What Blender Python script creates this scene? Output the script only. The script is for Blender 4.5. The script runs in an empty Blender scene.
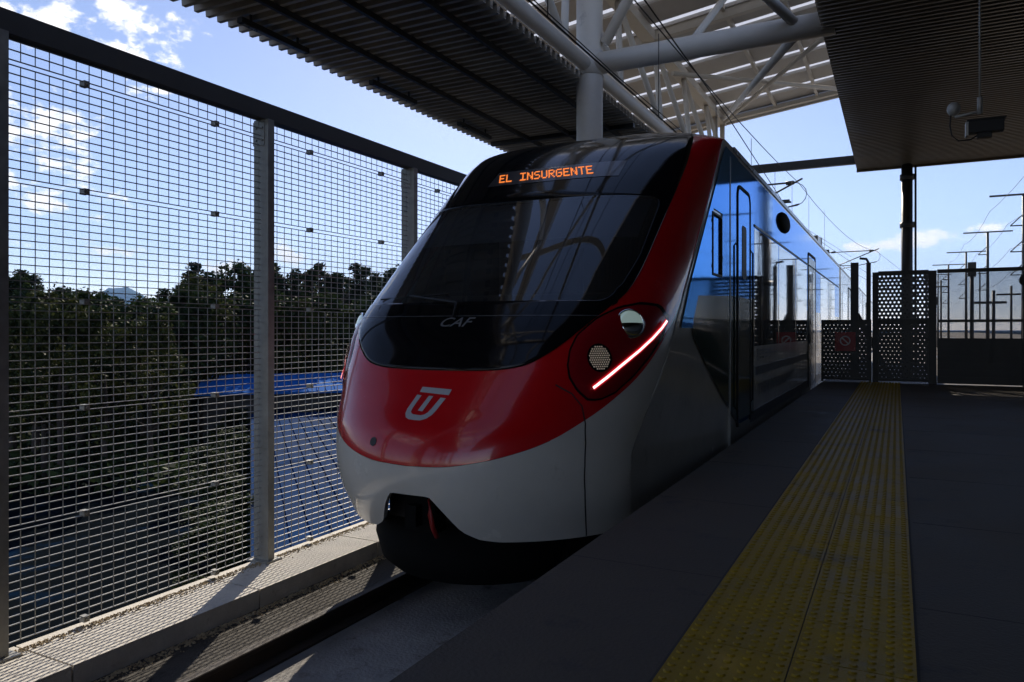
import bpy, math, random
from mathutils import Vector, Matrix
R = math.radians
random.seed(7)
scene = bpy.context.scene
col = scene.collection

# ------------------------------------------------------------------ camera
cam_d = bpy.data.cameras.new('camera')
cam = bpy.data.objects.new('camera', cam_d); col.objects.link(cam)
cam.location = (0, 0, 1.2)
cam.rotation_euler = (R(90), 0, math.atan(385/740))
cam_d.sensor_width = 36
cam_d.lens = 740/1024*36
cam_d.shift_y = -11/1024
cam_d.clip_start = .05
cam_d.clip_end = 30000
scene.camera = cam

# ------------------------------------------------------------------ light
SUN_AZ, SUN_EL = 28.0, 31.0        # degrees left of the track direction (+Y), above the horizon
sd = Vector((-math.sin(R(SUN_AZ))*math.cos(R(SUN_EL)), math.cos(R(SUN_AZ))*math.cos(R(SUN_EL)), math.sin(R(SUN_EL))))
sun_d = bpy.data.lights.new('sun', 'SUN'); sun = bpy.data.objects.new('sun', sun_d); col.objects.link(sun)
sun_d.energy = 5.0; sun_d.angle = R(.5); sun_d.color = (1, .9, .76)
sun.rotation_euler = (-sd).to_track_quat('-Z', 'Y').to_euler()
sun.location = (-20, 40, 40)

world = bpy.data.worlds.new('World'); scene.world = world
world.use_nodes = True
wn, wl = world.node_tree.nodes, world.node_tree.links
wn.clear()
def W(t, **kw):
    n = wn.new(t)
    for k, v in kw.items(): setattr(n, k, v)
    return n
def wm(op, a, b=None, c=None):
    n = W('ShaderNodeMath', operation=op)
    for i, v in enumerate((a, b, c)):
        if v is None: continue
        if isinstance(v, (int, float)): n.inputs[i].default_value = v
        else: wl.new(v, n.inputs[i])
    return n.outputs[0]
sky = W('ShaderNodeTexSky', sky_type='NISHITA'); sky.sun_disc = False
sky.sun_elevation = R(SUN_EL); sky.sun_rotation = R(-SUN_AZ)
sky.altitude = 2600; sky.air_density = 1.0; sky.dust_density = 1.0; sky.ozone_density = 1.6
tc = W('ShaderNodeTexCoord')
sep = W('ShaderNodeSeparateXYZ'); wl.new(tc.outputs['Generated'], sep.inputs[0])
az = wm('MULTIPLY', wm('ARCTAN2', sep.outputs[0], sep.outputs[1]), 180/math.pi)
el = wm('MULTIPLY', wm('ARCSINE', sep.outputs[2]), 180/math.pi)
nz = W('ShaderNodeTexNoise'); nz.inputs['Scale'].default_value = 26; nz.inputs['Detail'].default_value = 9; nz.inputs['Roughness'].default_value = .62
mp = W('ShaderNodeMapping'); mp.inputs['Scale'].default_value = (1, 1, 1.7)
wl.new(tc.outputs['Generated'], mp.inputs[0]); wl.new(mp.outputs[0], nz.inputs['Vector'])
# cumulus patches: azimuth, elevation, half-widths in degrees
CLOUDS = [(-60.5, 19.5, 3.4, 2.2), (-54.6, 20.4, 4.2, 1.6), (-54, 18.6, 3.4, 1.3), (-53, 16.8, 2.4, 1.3), (-62, 9.5, 6, 3.5), (-61, 13, 5, 2.4),
          (3.0, 6.4, 3.2, .75), (-1.0, 5.9, 3, .55), (-50, 4.5, 3.6, .6), (-55.5, 5.2, 2.4, .5), (-44.5, 5.6, 1.6, 1.2), (30, 12, 10, 3), (120, 25, 25, 6), (-150, 30, 30, 7)]
m = None
for a0, e0, ra, re in CLOUDS:
    q = wm('ADD', wm('POWER', wm('ABSOLUTE', wm('MULTIPLY', wm('SUBTRACT', az, a0), 1/ra)), 2), wm('POWER', wm('ABSOLUTE', wm('MULTIPLY', wm('SUBTRACT', el, e0), 1/re)), 2))
    g = wm('SUBTRACT', 1, wm('MULTIPLY', q, .6))
    m = g if m is None else wm('MAXIMUM', m, g)
m = wm('MAXIMUM', m, -1)
cv = wm('ADD', wm('MULTIPLY', m, .55), wm('MULTIPLY', wm('SUBTRACT', nz.outputs['Fac'], .5), 2.6))
ramp = W('ShaderNodeMapRange', interpolation_type='SMOOTHSTEP'); ramp.inputs[1].default_value = .28; ramp.inputs[2].default_value = .72
wl.new(cv, ramp.inputs[0])
mix = W('ShaderNodeMix', data_type='RGBA'); wl.new(ramp.outputs[0], mix.inputs[0])
hsv = W('ShaderNodeHueSaturation'); hsv.inputs['Saturation'].default_value = .96
wl.new(sky.outputs[0], hsv.inputs['Color'])
tint = W('ShaderNodeMix', data_type='RGBA', blend_type='MULTIPLY'); tint.inputs[0].default_value = 1; wl.new(hsv.outputs[0], tint.inputs[6]); tint.inputs[7].default_value = (1.11, .99, 1.03, 1)
wl.new(tint.outputs[2], mix.inputs[6]); mix.inputs[7].default_value = (9.5, 9.2, 8.9, 1)
bg = W('ShaderNodeBackground'); bg.inputs['Strength'].default_value = .12
wl.new(mix.outputs[2], bg.inputs['Color'])
wo = W('ShaderNodeOutputWorld'); wl.new(bg.outputs[0], wo.inputs[0])

scene.view_settings.view_transform = 'Standard'
scene.view_settings.look = 'None'
scene.view_settings.exposure = 0.5
scene.view_settings.gamma = 1
scene.view_settings.use_curve_mapping = False
scene.cycles.max_bounces = 8
scene.cycles.transparent_max_bounces = 24
scene.cycles.sample_clamp_indirect = 4

# ------------------------------------------------------------------ materials
def mat(name, c, rough=.6, metal=0, coat=0, noise=None, bump=None, spec=.5, emit=None, alpha=1, dirt_or_tint=None):
    """noise=(scale, amount): tone variation; bump=(scale, strength); dirt=(scale, colour, threshold)"""
    m = bpy.data.materials.new(name); m.use_nodes = True
    nt = m.node_tree; b = nt.nodes['Principled BSDF']
    b.inputs['Base Color'].default_value = (*c, 1); b.inputs['Roughness'].default_value = rough
    b.inputs['Metallic'].default_value = metal; b.inputs['Coat Weight'].default_value = coat
    b.inputs['Coat Roughness'].default_value = .03; b.inputs['Specular IOR Level'].default_value = spec
    b.inputs['Alpha'].default_value = alpha
    tcn = nt.nodes.new('ShaderNodeTexCoord')
    if emit:
        b.inputs['Emission Color'].default_value = (*emit[0], 1); b.inputs['Emission Strength'].default_value = emit[1]
    src = None
    if noise:
        n = nt.nodes.new('ShaderNodeTexNoise'); n.inputs['Scale'].default_value = noise[0]; n.inputs['Detail'].default_value = 8; n.inputs['Roughness'].default_value = .65
        nt.links.new(tcn.outputs['Object'], n.inputs['Vector'])
        mr = nt.nodes.new('ShaderNodeMapRange'); mr.inputs[1].default_value = .25; mr.inputs[2].default_value = .75
        mr.inputs[3].default_value = 1-noise[1]; mr.inputs[4].default_value = 1+noise[1]
        nt.links.new(n.outputs['Fac'], mr.inputs[0])
        mx = nt.nodes.new('ShaderNodeVectorMath'); mx.operation = 'SCALE'; mx.inputs[0].default_value = c
        nt.links.new(mr.outputs[0], mx.inputs['Scale']); src = mx.outputs[0]
        rr = nt.nodes.new('ShaderNodeMapRange'); rr.inputs[1].default_value = .3; rr.inputs[2].default_value = .7
        rr.inputs[3].default_value = max(0, rough-.1*min(1, rough*3)); rr.inputs[4].default_value = min(1, rough+.1*min(1, rough*3))
        nt.links.new(n.outputs['Fac'], rr.inputs[0]); nt.links.new(rr.outputs[0], b.inputs['Roughness'])
    if dirt_or_tint:
        n2 = nt.nodes.new('ShaderNodeTexNoise'); n2.inputs['Scale'].default_value = dirt_or_tint[0]; n2.inputs['Detail'].default_value = 10; n2.inputs['Roughness'].default_value = .7
        nt.links.new(tcn.outputs['Object'], n2.inputs['Vector'])
        mr2 = nt.nodes.new('ShaderNodeMapRange'); mr2.inputs[1].default_value = dirt_or_tint[2]; mr2.inputs[2].default_value = dirt_or_tint[2]+.12
        nt.links.new(n2.outputs['Fac'], mr2.inputs[0])
        mc = nt.nodes.new('ShaderNodeMix'); mc.data_type = 'RGBA'; mc.inputs[6].default_value = (*c, 1); mc.inputs[7].default_value = (*dirt_or_tint[1], 1)
        nt.links.new(mr2.outputs[0], mc.inputs[0])
        if src: nt.links.new(src, mc.inputs[6])
        src = mc.outputs[2]
    if src: nt.links.new(src, b.inputs['Base Color'])
    if bump:
        n3 = nt.nodes.new('ShaderNodeTexNoise'); n3.inputs['Scale'].default_value = bump[0]; n3.inputs['Detail'].default_value = 6
        nt.links.new(tcn.outputs['Object'], n3.inputs['Vector'])
        bp = nt.nodes.new('ShaderNodeBump'); bp.inputs['Strength'].default_value = bump[1]; bp.inputs['Distance'].default_value = .02
        nt.links.new(n3.outputs['Fac'], bp.inputs['Height']); nt.links.new(bp.outputs[0], b.inputs['Normal'])
        if coat: nt.links.new(bp.outputs[0], b.inputs['Coat Normal'])
    return m

M = {}
M['platform'] = mat('platform_concrete', (.076, .060, .042), .7, noise=(1.1, .45), bump=(60, .25), dirt_or_tint=(2.6, (.04, .036, .033), .56))
M['tactile'] = mat('tactile_yellow', (.33, .205, .003), .55, spec=.3, noise=(3, .3), bump=(80, .2), dirt_or_tint=(1.6, (.17, .12, .03), .56))
M['grout'] = mat('tile_grout', (.04, .035, .03), .8)
M['slab'] = mat('track_slab', (.34, .32, .30), .85, noise=(2, .3), bump=(40, .5), dirt_or_tint=(3, (.14, .12, .10), .55))
M['bed'] = mat('track_bed', (.06, .052, .042), .9, noise=(1.5, .35), bump=(50, .6), dirt_or_tint=(3, (.025, .022, .02), .55))
M['kerb'] = mat('kerb_concrete', (.62, .58, .51), .85, noise=(4, .2), bump=(60, .4), dirt_or_tint=(5, (.36, .32, .27), .6))
M['gravel'] = mat('gravel', (.42, .33, .20), .9, noise=(9, .5))
M['rail_top'] = mat('rail_steel', (.5, .49, .47), .28, 1)
M['rail'] = mat('rail_rust', (.05, .035, .025), .75, noise=(8, .4))
M['galv'] = mat('galvanised', (.40, .395, .375), .5, .3, noise=(9, .3))
M['beam'] = mat('painted_beam', (.07, .065, .06), .5, noise=(3, .2))
M['white_steel'] = mat('white_painted_steel', (.56, .52, .46), .5, noise=(1.5, .1), dirt_or_tint=(2.5, (.36, .34, .31), .62))
M['deck'] = mat('deck_sheet', (.32, .285, .235), .42, .2, noise=(.6, .45))
M['deck_dark'] = mat('canopy_sheet', (.16, .135, .10), .42, .3, noise=(.7, .35))
M['dark_steel'] = mat('dark_steel', (.035, .034, .033), .5, .2, noise=(5, .3))
M['black'] = mat('matte_black', (.012, .012, .013), .6)
M['skirt'] = mat('skirt_black', (.006, .006, .006), .8, spec=.1)
M['post'] = mat('fence_post_steel', (.32, .31, .275), .55, .3, noise=(6, .3))
M['rubber'] = mat('rubber', (.015, .015, .015), .8)
M['slat'] = mat('roof_slat', (.46, .44, .42), .6, noise=(.8, .12))
M['red'] = mat('train_red', (.62, .005, .010), .22, coat=.7, noise=(1.2, .06), bump=(2.2, .02))
M['white'] = mat('train_white', (.70, .68, .62), .22, coat=.6, noise=(1.4, .08), bump=(1.6, .05), dirt_or_tint=(2.6, (.50, .47, .41), .62))
M['green'] = mat('train_green', (.018, .062, .052), .10, coat=0, spec=.35, bump=(1.6, .05))
M['gloss_black'] = mat('train_black_mask', (.006, .006, .007), .09, coat=.1, spec=.3, noise=(2, .2), bump=(1.2, .02))
M['grey_paint'] = mat('train_grey', (.09, .09, .09), .3, coat=.3, noise=(2, .2))
M['emblem'] = mat('emblem_grey', (.50, .50, .50), .4)
M['maker'] = mat('maker_grey', (.20, .20, .20), .35, .4)
M['chrome'] = mat('chrome', (.85, .87, .87), .08, 1)
M['projector'] = mat('projector_glass', (.55, .62, .6), .12, .5, emit=((.62, .85, .8), .16))
M['lens_dark'] = mat('lamp_housing_red', (.30, .005, .012), .2, coat=.3, spec=.3)
M['led_white'] = mat('led_bar_light', (1, 1, 1), .4, emit=((1, .62, .64), 1.7))
M['led_rim'] = mat('led_bar_rim', (.6, .01, .02), .3, emit=((1, .02, .04), .18))
M['led_amber'] = mat('led_amber', (.9, .3, .05), .5, emit=((1, .23, .035), .9))
M['led_off'] = mat('display_panel', (.055, .05, .05), .3, coat=.6)
M['lens_bead'] = mat('lamp_bead', (.85, .74, .6), .3, .2, emit=((1, .8, .62), .10))
M['cab'] = mat('cab_trim', (.05, .05, .052), .7, noise=(3, .2))
M['blind'] = mat('blind_grey', (.75, .76, .78), .6)
M['seat'] = mat('seat_fabric', (.03, .035, .05), .9, noise=(20, .3))
M['hose'] = mat('hose_red', (.30, .012, .012), .45)
M['sign_red'] = mat('sign_red', (.35, .01, .015), .4, noise=(6, .2))
M['sign_grey'] = mat('sign_grey', (.6, .5, .5), .4)
M['text_dark'] = mat('lettering_dark', (.05, .05, .055), .4)
M['asphalt'] = mat('dark_ground', (.005, .007, .009), .95, spec=0, noise=(.12, .5), dirt_or_tint=(.3, (.004, .014, .034), .52))  # patch colour is blue skylight painted into the dark ground
M['ballast'] = mat('ballast', (.22, .19, .15), .95, noise=(2.0, .4), bump=(9, .8), dirt_or_tint=(.4, (.12, .1, .085), .5))
M['blue_roof'] = mat('blue_roof_sheet', (.003, .030, .105), .9, spec=.02, noise=(.35, .35), dirt_or_tint=(.6, (.002, .012, .036), .54))
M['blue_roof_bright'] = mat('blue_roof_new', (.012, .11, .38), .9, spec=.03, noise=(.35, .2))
M['pale_wall'] = mat('render_wall', (.3, .29, .27), .8, noise=(1, .15))
M['bark'] = mat('bark', (.06, .045, .033), .9, noise=(4, .3), bump=(12, .6))
M['hill'] = mat('hill_slopes', (.05, .075, .06), .95, spec=0, noise=(.002, .4))
M['cable'] = mat('cable', (.02, .02, .02), .6)

M['sky_reflection'] = mat('blue_sky_reflection', (.10, .34, .80), .06, metal=.75, bump=(1.6, .05))  # blue metallic colour stands for the sky mirrored in the train side
fb = M['sky_reflection'].node_tree.nodes['Principled BSDF']; fb.inputs['Specular Tint'].default_value = (.35, .65, 1, 1)
def foliage(name, c, c2):
    m = bpy.data.materials.new(name); m.use_nodes = True
    nt = m.node_tree; b = nt.nodes['Principled BSDF']; b.inputs['Roughness'].default_value = .7; b.inputs['Specular IOR Level'].default_value = .12
    g = nt.nodes.new('ShaderNodeNewGeometry')
    mx = nt.nodes.new('ShaderNodeMix'); mx.data_type = 'RGBA'; mx.inputs[6].default_value = (*c, 1); mx.inputs[7].default_value = (*c2, 1)
    nt.links.new(g.outputs['Random Per Island'], mx.inputs[0]); nt.links.new(mx.outputs[2], b.inputs['Base Color'])
    tr = nt.nodes.new('ShaderNodeBsdfTranslucent'); nt.links.new(mx.outputs[2], tr.inputs[0])
    ms = nt.nodes.new('ShaderNodeMixShader'); ms.inputs[0].default_value = .18
    nt.links.new(b.outputs[0], ms.inputs[1]); nt.links.new(tr.outputs[0], ms.inputs[2])
    nt.links.new(ms.outputs[0], nt.nodes['Material Output'].inputs[0])
    return m
M['leaf_dark'] = foliage('foliage_dark', (.012, .024, .009), (.045, .065, .018))
M['leaf_mid'] = foliage('foliage_olive', (.018, .028, .008), (.065, .072, .018))
M['leaf_pine'] = foliage('foliage_pine', (.010, .021, .011), (.035, .05, .02))

def glass(name, tint, rough=0.0, refl_ior=1.52, grey_veil=.02):
    m = bpy.data.materials.new(name); m.use_nodes = True
    nt = m.node_tree; nt.nodes.remove(nt.nodes['Principled BSDF'])
    t = nt.nodes.new('ShaderNodeBsdfTransparent'); t.inputs[0].default_value = (*tint, 1)
    g = nt.nodes.new('ShaderNodeBsdfGlossy'); g.inputs['Roughness'].default_value = rough; g.inputs[0].default_value = (.95, .97, 1, 1)
    f = nt.nodes.new('ShaderNodeFresnel'); f.inputs[0].default_value = refl_ior
    tcn = nt.nodes.new('ShaderNodeTexCoord'); n3 = nt.nodes.new('ShaderNodeTexNoise'); n3.inputs['Scale'].default_value = 1.3
    nt.links.new(tcn.outputs['Object'], n3.inputs['Vector'])
    bp = nt.nodes.new('ShaderNodeBump'); bp.inputs['Strength'].default_value = .03; bp.inputs['Distance'].default_value = .02
    nt.links.new(n3.outputs['Fac'], bp.inputs['Height']); nt.links.new(bp.outputs[0], g.inputs['Normal'])
    dn = nt.nodes.new('ShaderNodeTexNoise'); dn.inputs['Scale'].default_value = 2.5; dn.inputs['Detail'].default_value = 8; nt.links.new(tcn.outputs['Object'], dn.inputs['Vector'])
    dm = nt.nodes.new('ShaderNodeMath'); dm.operation = 'MULTIPLY'; dm.inputs[1].default_value = grey_veil*2; nt.links.new(dn.outputs['Fac'], dm.inputs[0])
    dd = nt.nodes.new('ShaderNodeBsdfDiffuse'); dd.inputs[0].default_value = (.5, .49, .46, 1)
    md = nt.nodes.new('ShaderNodeMixShader'); nt.links.new(dm.outputs[0], md.inputs[0]); nt.links.new(t.outputs[0], md.inputs[1]); nt.links.new(dd.outputs[0], md.inputs[2]); t = md
    ms = nt.nodes.new('ShaderNodeMixShader')
    nt.links.new(f.outputs[0], ms.inputs[0]); nt.links.new(t.outputs[0], ms.inputs[1]); nt.links.new(g.outputs[0], ms.inputs[2])
    nt.links.new(ms.outputs[0], nt.nodes['Material Output'].inputs[0])
    return m
M['windshield'] = glass('windshield_glass', (.22, .24, .26), refl_ior=1.75, grey_veil=.055)  # grey diffuse share painted in for the pale reflection on the pane
M['cab_glass'] = glass('cab_side_glass', (.45, .48, .5))
M['lamp_cover'] = glass('lamp_cover', (.85, .5, .5))
M['side_glass'] = mat('tinted_side_glass', (.006, .008, .010), .03, coat=1, noise=(1, .1), bump=(1.4, .05))

def skylight():
    m = bpy.data.materials.new('skylight_sheet'); m.use_nodes = True
    nt = m.node_tree; nt.nodes.remove(nt.nodes['Principled BSDF'])
    t = nt.nodes.new('ShaderNodeBsdfTranslucent'); t.inputs[0].default_value = (.8, .82, .85, 1)
    d = nt.nodes.new('ShaderNodeBsdfDiffuse'); d.inputs[0].default_value = (.6, .6, .6, 1)
    ms = nt.nodes.new('ShaderNodeMixShader'); ms.inputs[0].default_value = .25
    nt.links.new(t.outputs[0], ms.inputs[1]); nt.links.new(d.outputs[0], ms.inputs[2]); tp = nt.nodes.new('ShaderNodeBsdfTransparent'); m2 = nt.nodes.new('ShaderNodeMixShader'); m2.inputs[0].default_value = .3; tp.inputs[0].default_value = (.95,.97,1,1)
    nt.links.new(ms.outputs[0], m2.inputs[1]); nt.links.new(tp.outputs[0], m2.inputs[2]); nt.links.new(m2.outputs[0], nt.nodes['Material Output'].inputs[0])
    return m
M['skylight'] = skylight()

def perforated(name, c, pitch, rad):
    """sheet metal with round punched holes, laid out in the sheet's own X/Z"""
    m = bpy.data.materials.new(name); m.use_nodes = True
    nt = m.node_tree; b = nt.nodes['Principled BSDF']
    b.inputs['Base Color'].default_value = (*c, 1); b.inputs['Roughness'].default_value = .45; b.inputs['Metallic'].default_value = .3
    tcn = nt.nodes.new('ShaderNodeTexCoord'); s = nt.nodes.new('ShaderNodeSeparateXYZ'); nt.links.new(tcn.outputs['Object'], s.inputs[0])
    def mth(op, a, bb=None):
        n = nt.nodes.new('ShaderNodeMath'); n.operation = op
        for i, v in enumerate((a, bb)):
            if v is None: continue
            if isinstance(v, (int, float)): n.inputs[i].default_value = v
            else: nt.links.new(v, n.inputs[i])
        return n.outputs[0]
    def cell(v): return mth('SUBTRACT', mth('FRACT', v), .5)
    z = mth('MULTIPLY', s.outputs[2], 1/pitch)
    row = mth('MULTIPLY', mth('FLOOR', mth('MODULO', z, 2)), .5)
    x = mth('ADD', mth('MULTIPLY', s.outputs[0], 1/pitch), row)
    d = mth('SQRT', mth('ADD', mth('POWER', mth('ABSOLUTE', cell(x)), 2), mth('POWER', mth('ABSOLUTE', cell(z)), 2)))
    hole = mth('LESS_THAN', d, rad)
    tr = nt.nodes.new('ShaderNodeBsdfTransparent')
    ms = nt.nodes.new('ShaderNodeMixShader'); nt.links.new(hole, ms.inputs[0])
    nt.links.new(b.outputs[0], ms.inputs[1]); nt.links.new(tr.outputs[0], ms.inputs[2]); nt.links.new(ms.outputs[0], nt.nodes['Material Output'].inputs[0])
    return m
M['perf'] = perforated('perforated_sheet', (.06, .06, .06), .085, .25)
M['perf_low'] = perforated('perforated_sheet_fine', (.04, .04, .04), .085, .12)
M['mesh_fine'] = perforated('fine_woven_mesh', (.03, .03, .03), .02, .355)

# ------------------------------------------------------------------ mesh helpers
class MB:
    def __init__(s): s.v = []; s.f = []; s.mi = []; s.sm = []
    def face(s, pts, mi=0, sm=False):
        b = len(s.v); s.v += [tuple(p) for p in pts]; s.f.append(tuple(range(b, b+len(pts)))); s.mi.append(mi); s.sm.append(sm)
    def box(s, x0, y0, z0, x1, y1, z1, mi=0, mtx=None):
        p = [Vector(q) for q in ((x0,y0,z0),(x1,y0,z0),(x1,y1,z0),(x0,y1,z0),(x0,y0,z1),(x1,y0,z1),(x1,y1,z1),(x0,y1,z1))]
        if mtx: p = [mtx @ q for q in p]
        b = len(s.v); s.v += [tuple(q) for q in p]
        for f in ((3,2,1,0),(4,5,6,7),(0,1,5,4),(1,2,6,5),(2,3,7,6),(3,0,4,7)):
            s.f.append(tuple(b+i for i in f)); s.mi.append(mi); s.sm.append(False)
    def bar(s, a, b_, w, h, mi=0):
        a, b_ = Vector(a), Vector(b_); d = b_-a; L = d.length; d.normalize()
        up = Vector((0,0,1)) if abs(d.z) < .95 else Vector((0,1,0))
        x = d.cross(up).normalized(); z = x.cross(d)
        m_ = Matrix((x, d, z)).transposed().to_4x4(); m_.translation = a
        s.box(-w/2, 0, -h/2, w/2, L, h/2, mi, m_)
    def tube(s, pts, r, n=10, mi=0, caps=True):
        pts = [Vector(p) for p in pts]; base = len(s.v); N = len(pts)
        for i, p in enumerate(pts):
            d = (pts[min(i+1, N-1)]-pts[max(i-1, 0)]).normalized()
            up = Vector((0,0,1)) if abs(d.z) < .9 else Vector((0,1,0))
            x = d.cross(up).normalized(); y = x.cross(d); rr = r[i] if isinstance(r, (list, tuple)) else r
            for k in range(n):
                a = 2*math.pi*k/n; s.v.append(tuple(p+x*(math.cos(a)*rr)+y*(math.sin(a)*rr)))
        for i in range(N-1):
            for k in range(n):
                s.f.append((base+i*n+k, base+i*n+(k+1)%n, base+(i+1)*n+(k+1)%n, base+(i+1)*n+k)); s.mi.append(mi); s.sm.append(n > 4)
        if caps:
            s.f.append(tuple(base+k for k in range(n))[::-1]); s.mi.append(mi); s.sm.append(False)
            s.f.append(tuple(base+(N-1)*n+k for k in range(n))); s.mi.append(mi); s.sm.append(False)
    def grid(s, rows, mi=0, sm=True, skip=None):
        """rows: equal-length lists of points, shared vertices"""
        b = len(s.v); n = len(rows[0])
        for r in rows: s.v += [tuple(p) for p in r]
        for i in range(len(rows)-1):
            for j in range(n-1):
                if skip and skip(i, j): continue
                s.f.append((b+i*n+j, b+i*n+j+1, b+(i+1)*n+j+1, b+(i+1)*n+j)); s.mi.append(mi); s.sm.append(sm)
    def extrude_profile(s, prof, a, b_, axis='Y', mi=0, close=True):
        """profile points (u, z) swept along Y (u = X) or X (u = Y)"""
        n = len(prof); base = len(s.v)
        for e in (a, b_):
            for u, z in prof: s.v.append((u, e, z) if axis == 'Y' else (e, u, z))
        for k in range(n if close else n-1):
            k2 = (k+1) % n
            s.f.append((base+k, base+k2, base+n+k2, base+n+k)); s.mi.append(mi); s.sm.append(False)
        if close:
            s.f.append(tuple(base+k for k in range(n))); s.mi.append(mi); s.sm.append(False)
            s.f.append(tuple(base+n+k for k in range(n))[::-1]); s.mi.append(mi); s.sm.append(False)
    def build(s, name, mats, parent=None):
        me = bpy.data.meshes.new(name); me.from_pydata(s.v, [], s.f)
        for m_ in (mats if isinstance(mats, (list, tuple)) else [mats]): me.materials.append(m_)
        me.polygons.foreach_set('material_index', s.mi); me.polygons.foreach_set('use_smooth', s.sm); me.update()
        o = bpy.data.objects.new(name, me); col.objects.link(o)
        if parent: o.parent = parent
        return o

def tag(o, label=None, cat=None, group=None, kind=None):
    for k, v in (('label', label), ('category', cat), ('group', group), ('kind', kind)):
        if v: o[k] = v
    return o
def empty(name, loc, label, cat, group=None, rz=0):
    o = bpy.data.objects.new(name, None); o.location = loc; o.rotation_euler = (0, 0, rz); o.empty_display_size = .2
    col.objects.link(o); return tag(o, label, cat, group)
def copy_tree(o, parent=None):
    c = o.copy(); col.objects.link(c)
    if parent: c.parent = parent
    for ch in list(o.children): copy_tree(ch, c)
    return c
def structure(name, mb, m): return tag(mb.build(name, m), kind='structure')
def text_mesh(txt, name, size, shear=0, bold=0):
    cu = bpy.data.curves.new(name, 'FONT'); cu.body = txt; cu.size = size; cu.shear = shear; cu.offset = bold
    o = bpy.data.objects.new(name, cu); col.objects.link(o)
    dg = bpy.context.evaluated_depsgraph_get(); me = bpy.data.meshes.new_from_object(o.evaluated_get(dg))
    vs = [v.co.copy() for v in me.vertices]; fs = [tuple(p.vertices) for p in me.polygons]
    bpy.data.objects.remove(o); bpy.data.curves.remove(cu); bpy.data.meshes.remove(me)
    return vs, fs

# ------------------------------------------------------------------ ground and track
GZ = -5.6
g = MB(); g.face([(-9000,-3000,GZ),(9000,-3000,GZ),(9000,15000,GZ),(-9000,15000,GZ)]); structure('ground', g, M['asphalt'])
TRK = -1.21                                   # top of the concrete track slab
e = MB(); e.box(-5.62,-60,GZ-.5,14,27,TRK-.004); e.box(-5.62,27,GZ-.5,60,900,TRK-.004); structure('track_embankment', e, M['ballast'])
b = MB(); b.box(-4.95,-40,TRK-.3,-4.00,120,TRK); structure('track_bed', b, M['bed'])
b = MB(); b.box(-4.00,-40,TRK-.3,-1.60,120,TRK+.002); structure('track_slab', b, M['slab'])
k = MB(); yy = 3.04-1.64*12
while yy < 60:
    k.box(-5.57, yy+.008, TRK-.25, -4.9, yy+1.632, -1.05); yy += 1.64
structure('kerb', k, M['kerb'])
gv = MB()
def pebble(mb, x, y, z, r):
    n = 5; a0 = random.random()*6; top = (x+random.uniform(-.3,.3)*r, y+random.uniform(-.3,.3)*r, z+r*random.uniform(.5,.9))
    ring = [(x+r*math.cos(a0+6.283*i/n)*random.uniform(.7,1.1), y+r*math.sin(a0+6.283*i/n)*random.uniform(.7,1.1), z-.003) for i in range(n)]
    for i in range(n): mb.face([ring[i], ring[(i+1)%n], top])
for i in range(5200):
    y = random.uniform(1.0, 9)
    pebble(gv, -5.49+abs(random.gauss(0,.05)), y, -1.05, random.uniform(.005,.015))
for i in range(2600):
    pebble(gv, -4.885+abs(random.gauss(0,.05)), random.uniform(1.5,9), TRK, random.uniform(.006,.022))
tag(gv.build('gravel', M['gravel']), kind='stuff')

def rail_prof(x): return [(x-.075,-1.209),(x+.075,-1.209),(x+.075,-1.19),(x+.012,-1.165),(x+.012,-1.075),(x+.036,-1.06),(x+.036,-1.035),(x+.03,-1.029),(x-.03,-1.029),(x-.036,-1.035),(x-.036,-1.06),(x-.012,-1.075),(x-.012,-1.165),(x-.075,-1.19)]
for x, lab in ((-4.02, 'steel rail between the grey track bed and the pale slab, entering under the train'), (-2.52, 'steel rail hidden deep under the train beside the platform edge')):
    r_ = MB(); r_.extrude_profile(rail_prof(x), -30, 120)
    o = r_.build('rail', [M['rail'], M['rail_top']]); 
    for p in o.data.polygons:
        if p.center.z > -1.0305 and p.normal.z > .8: p.material_index = 1
    tag(o, lab, 'rail', 'running rails of the track')

# platform with a small nosing, then the yellow tactile strip
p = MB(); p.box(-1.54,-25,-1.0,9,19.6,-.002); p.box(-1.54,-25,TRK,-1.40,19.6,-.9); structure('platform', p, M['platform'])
def platform_joints():
    j = MB()
    for x0, x1 in ((-1.54,-.757),(.083,9)):
        y = -20.35
        while y < 19:
            j.box(x0+.004, y, -.006, x1, y+.008, -.0012); y += 1.6
    j.box(1.9,-25,-.006,1.908,19.6,-.0012); j.box(3.7,-25,-.006,3.708,19.6,-.0012)
    return j
structure('platform_joints', platform_joints(), M['grout'])
tb = MB(); tb.box(-.752,-25,-.02,.072,19.0,.0015); structure('tactile_bedding', tb, M['grout'])
tt = MB(); T = .403
y = -6.0
while y < 18.6:
    for x in (-.742, -.742+T):
        tt.box(x+.0025, y+.0025, 0, x+T-.0025, y+T-.0025, .006)
        for a in range(7):
            for c in range(7):
                cx, cy = x+(a+.5)*T/7, y+(c+.5)*T/7; n = 8
                lo = [(cx+.0165*math.cos(6.2832*i/n), cy+.0165*math.sin(6.2832*i/n), .0058) for i in range(n)]
                hi = [(cx+.011*math.cos(6.2832*i/n), cy+.011*math.sin(6.2832*i/n), .0112) for i in range(n)]
                for i in range(n): tt.face([lo[i], lo[(i+1)%n], hi[(i+1)%n], hi[i]], sm=True)
                tt.face(hi)
    y += T
structure('tactile_paving', tt, M['tactile'])

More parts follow.
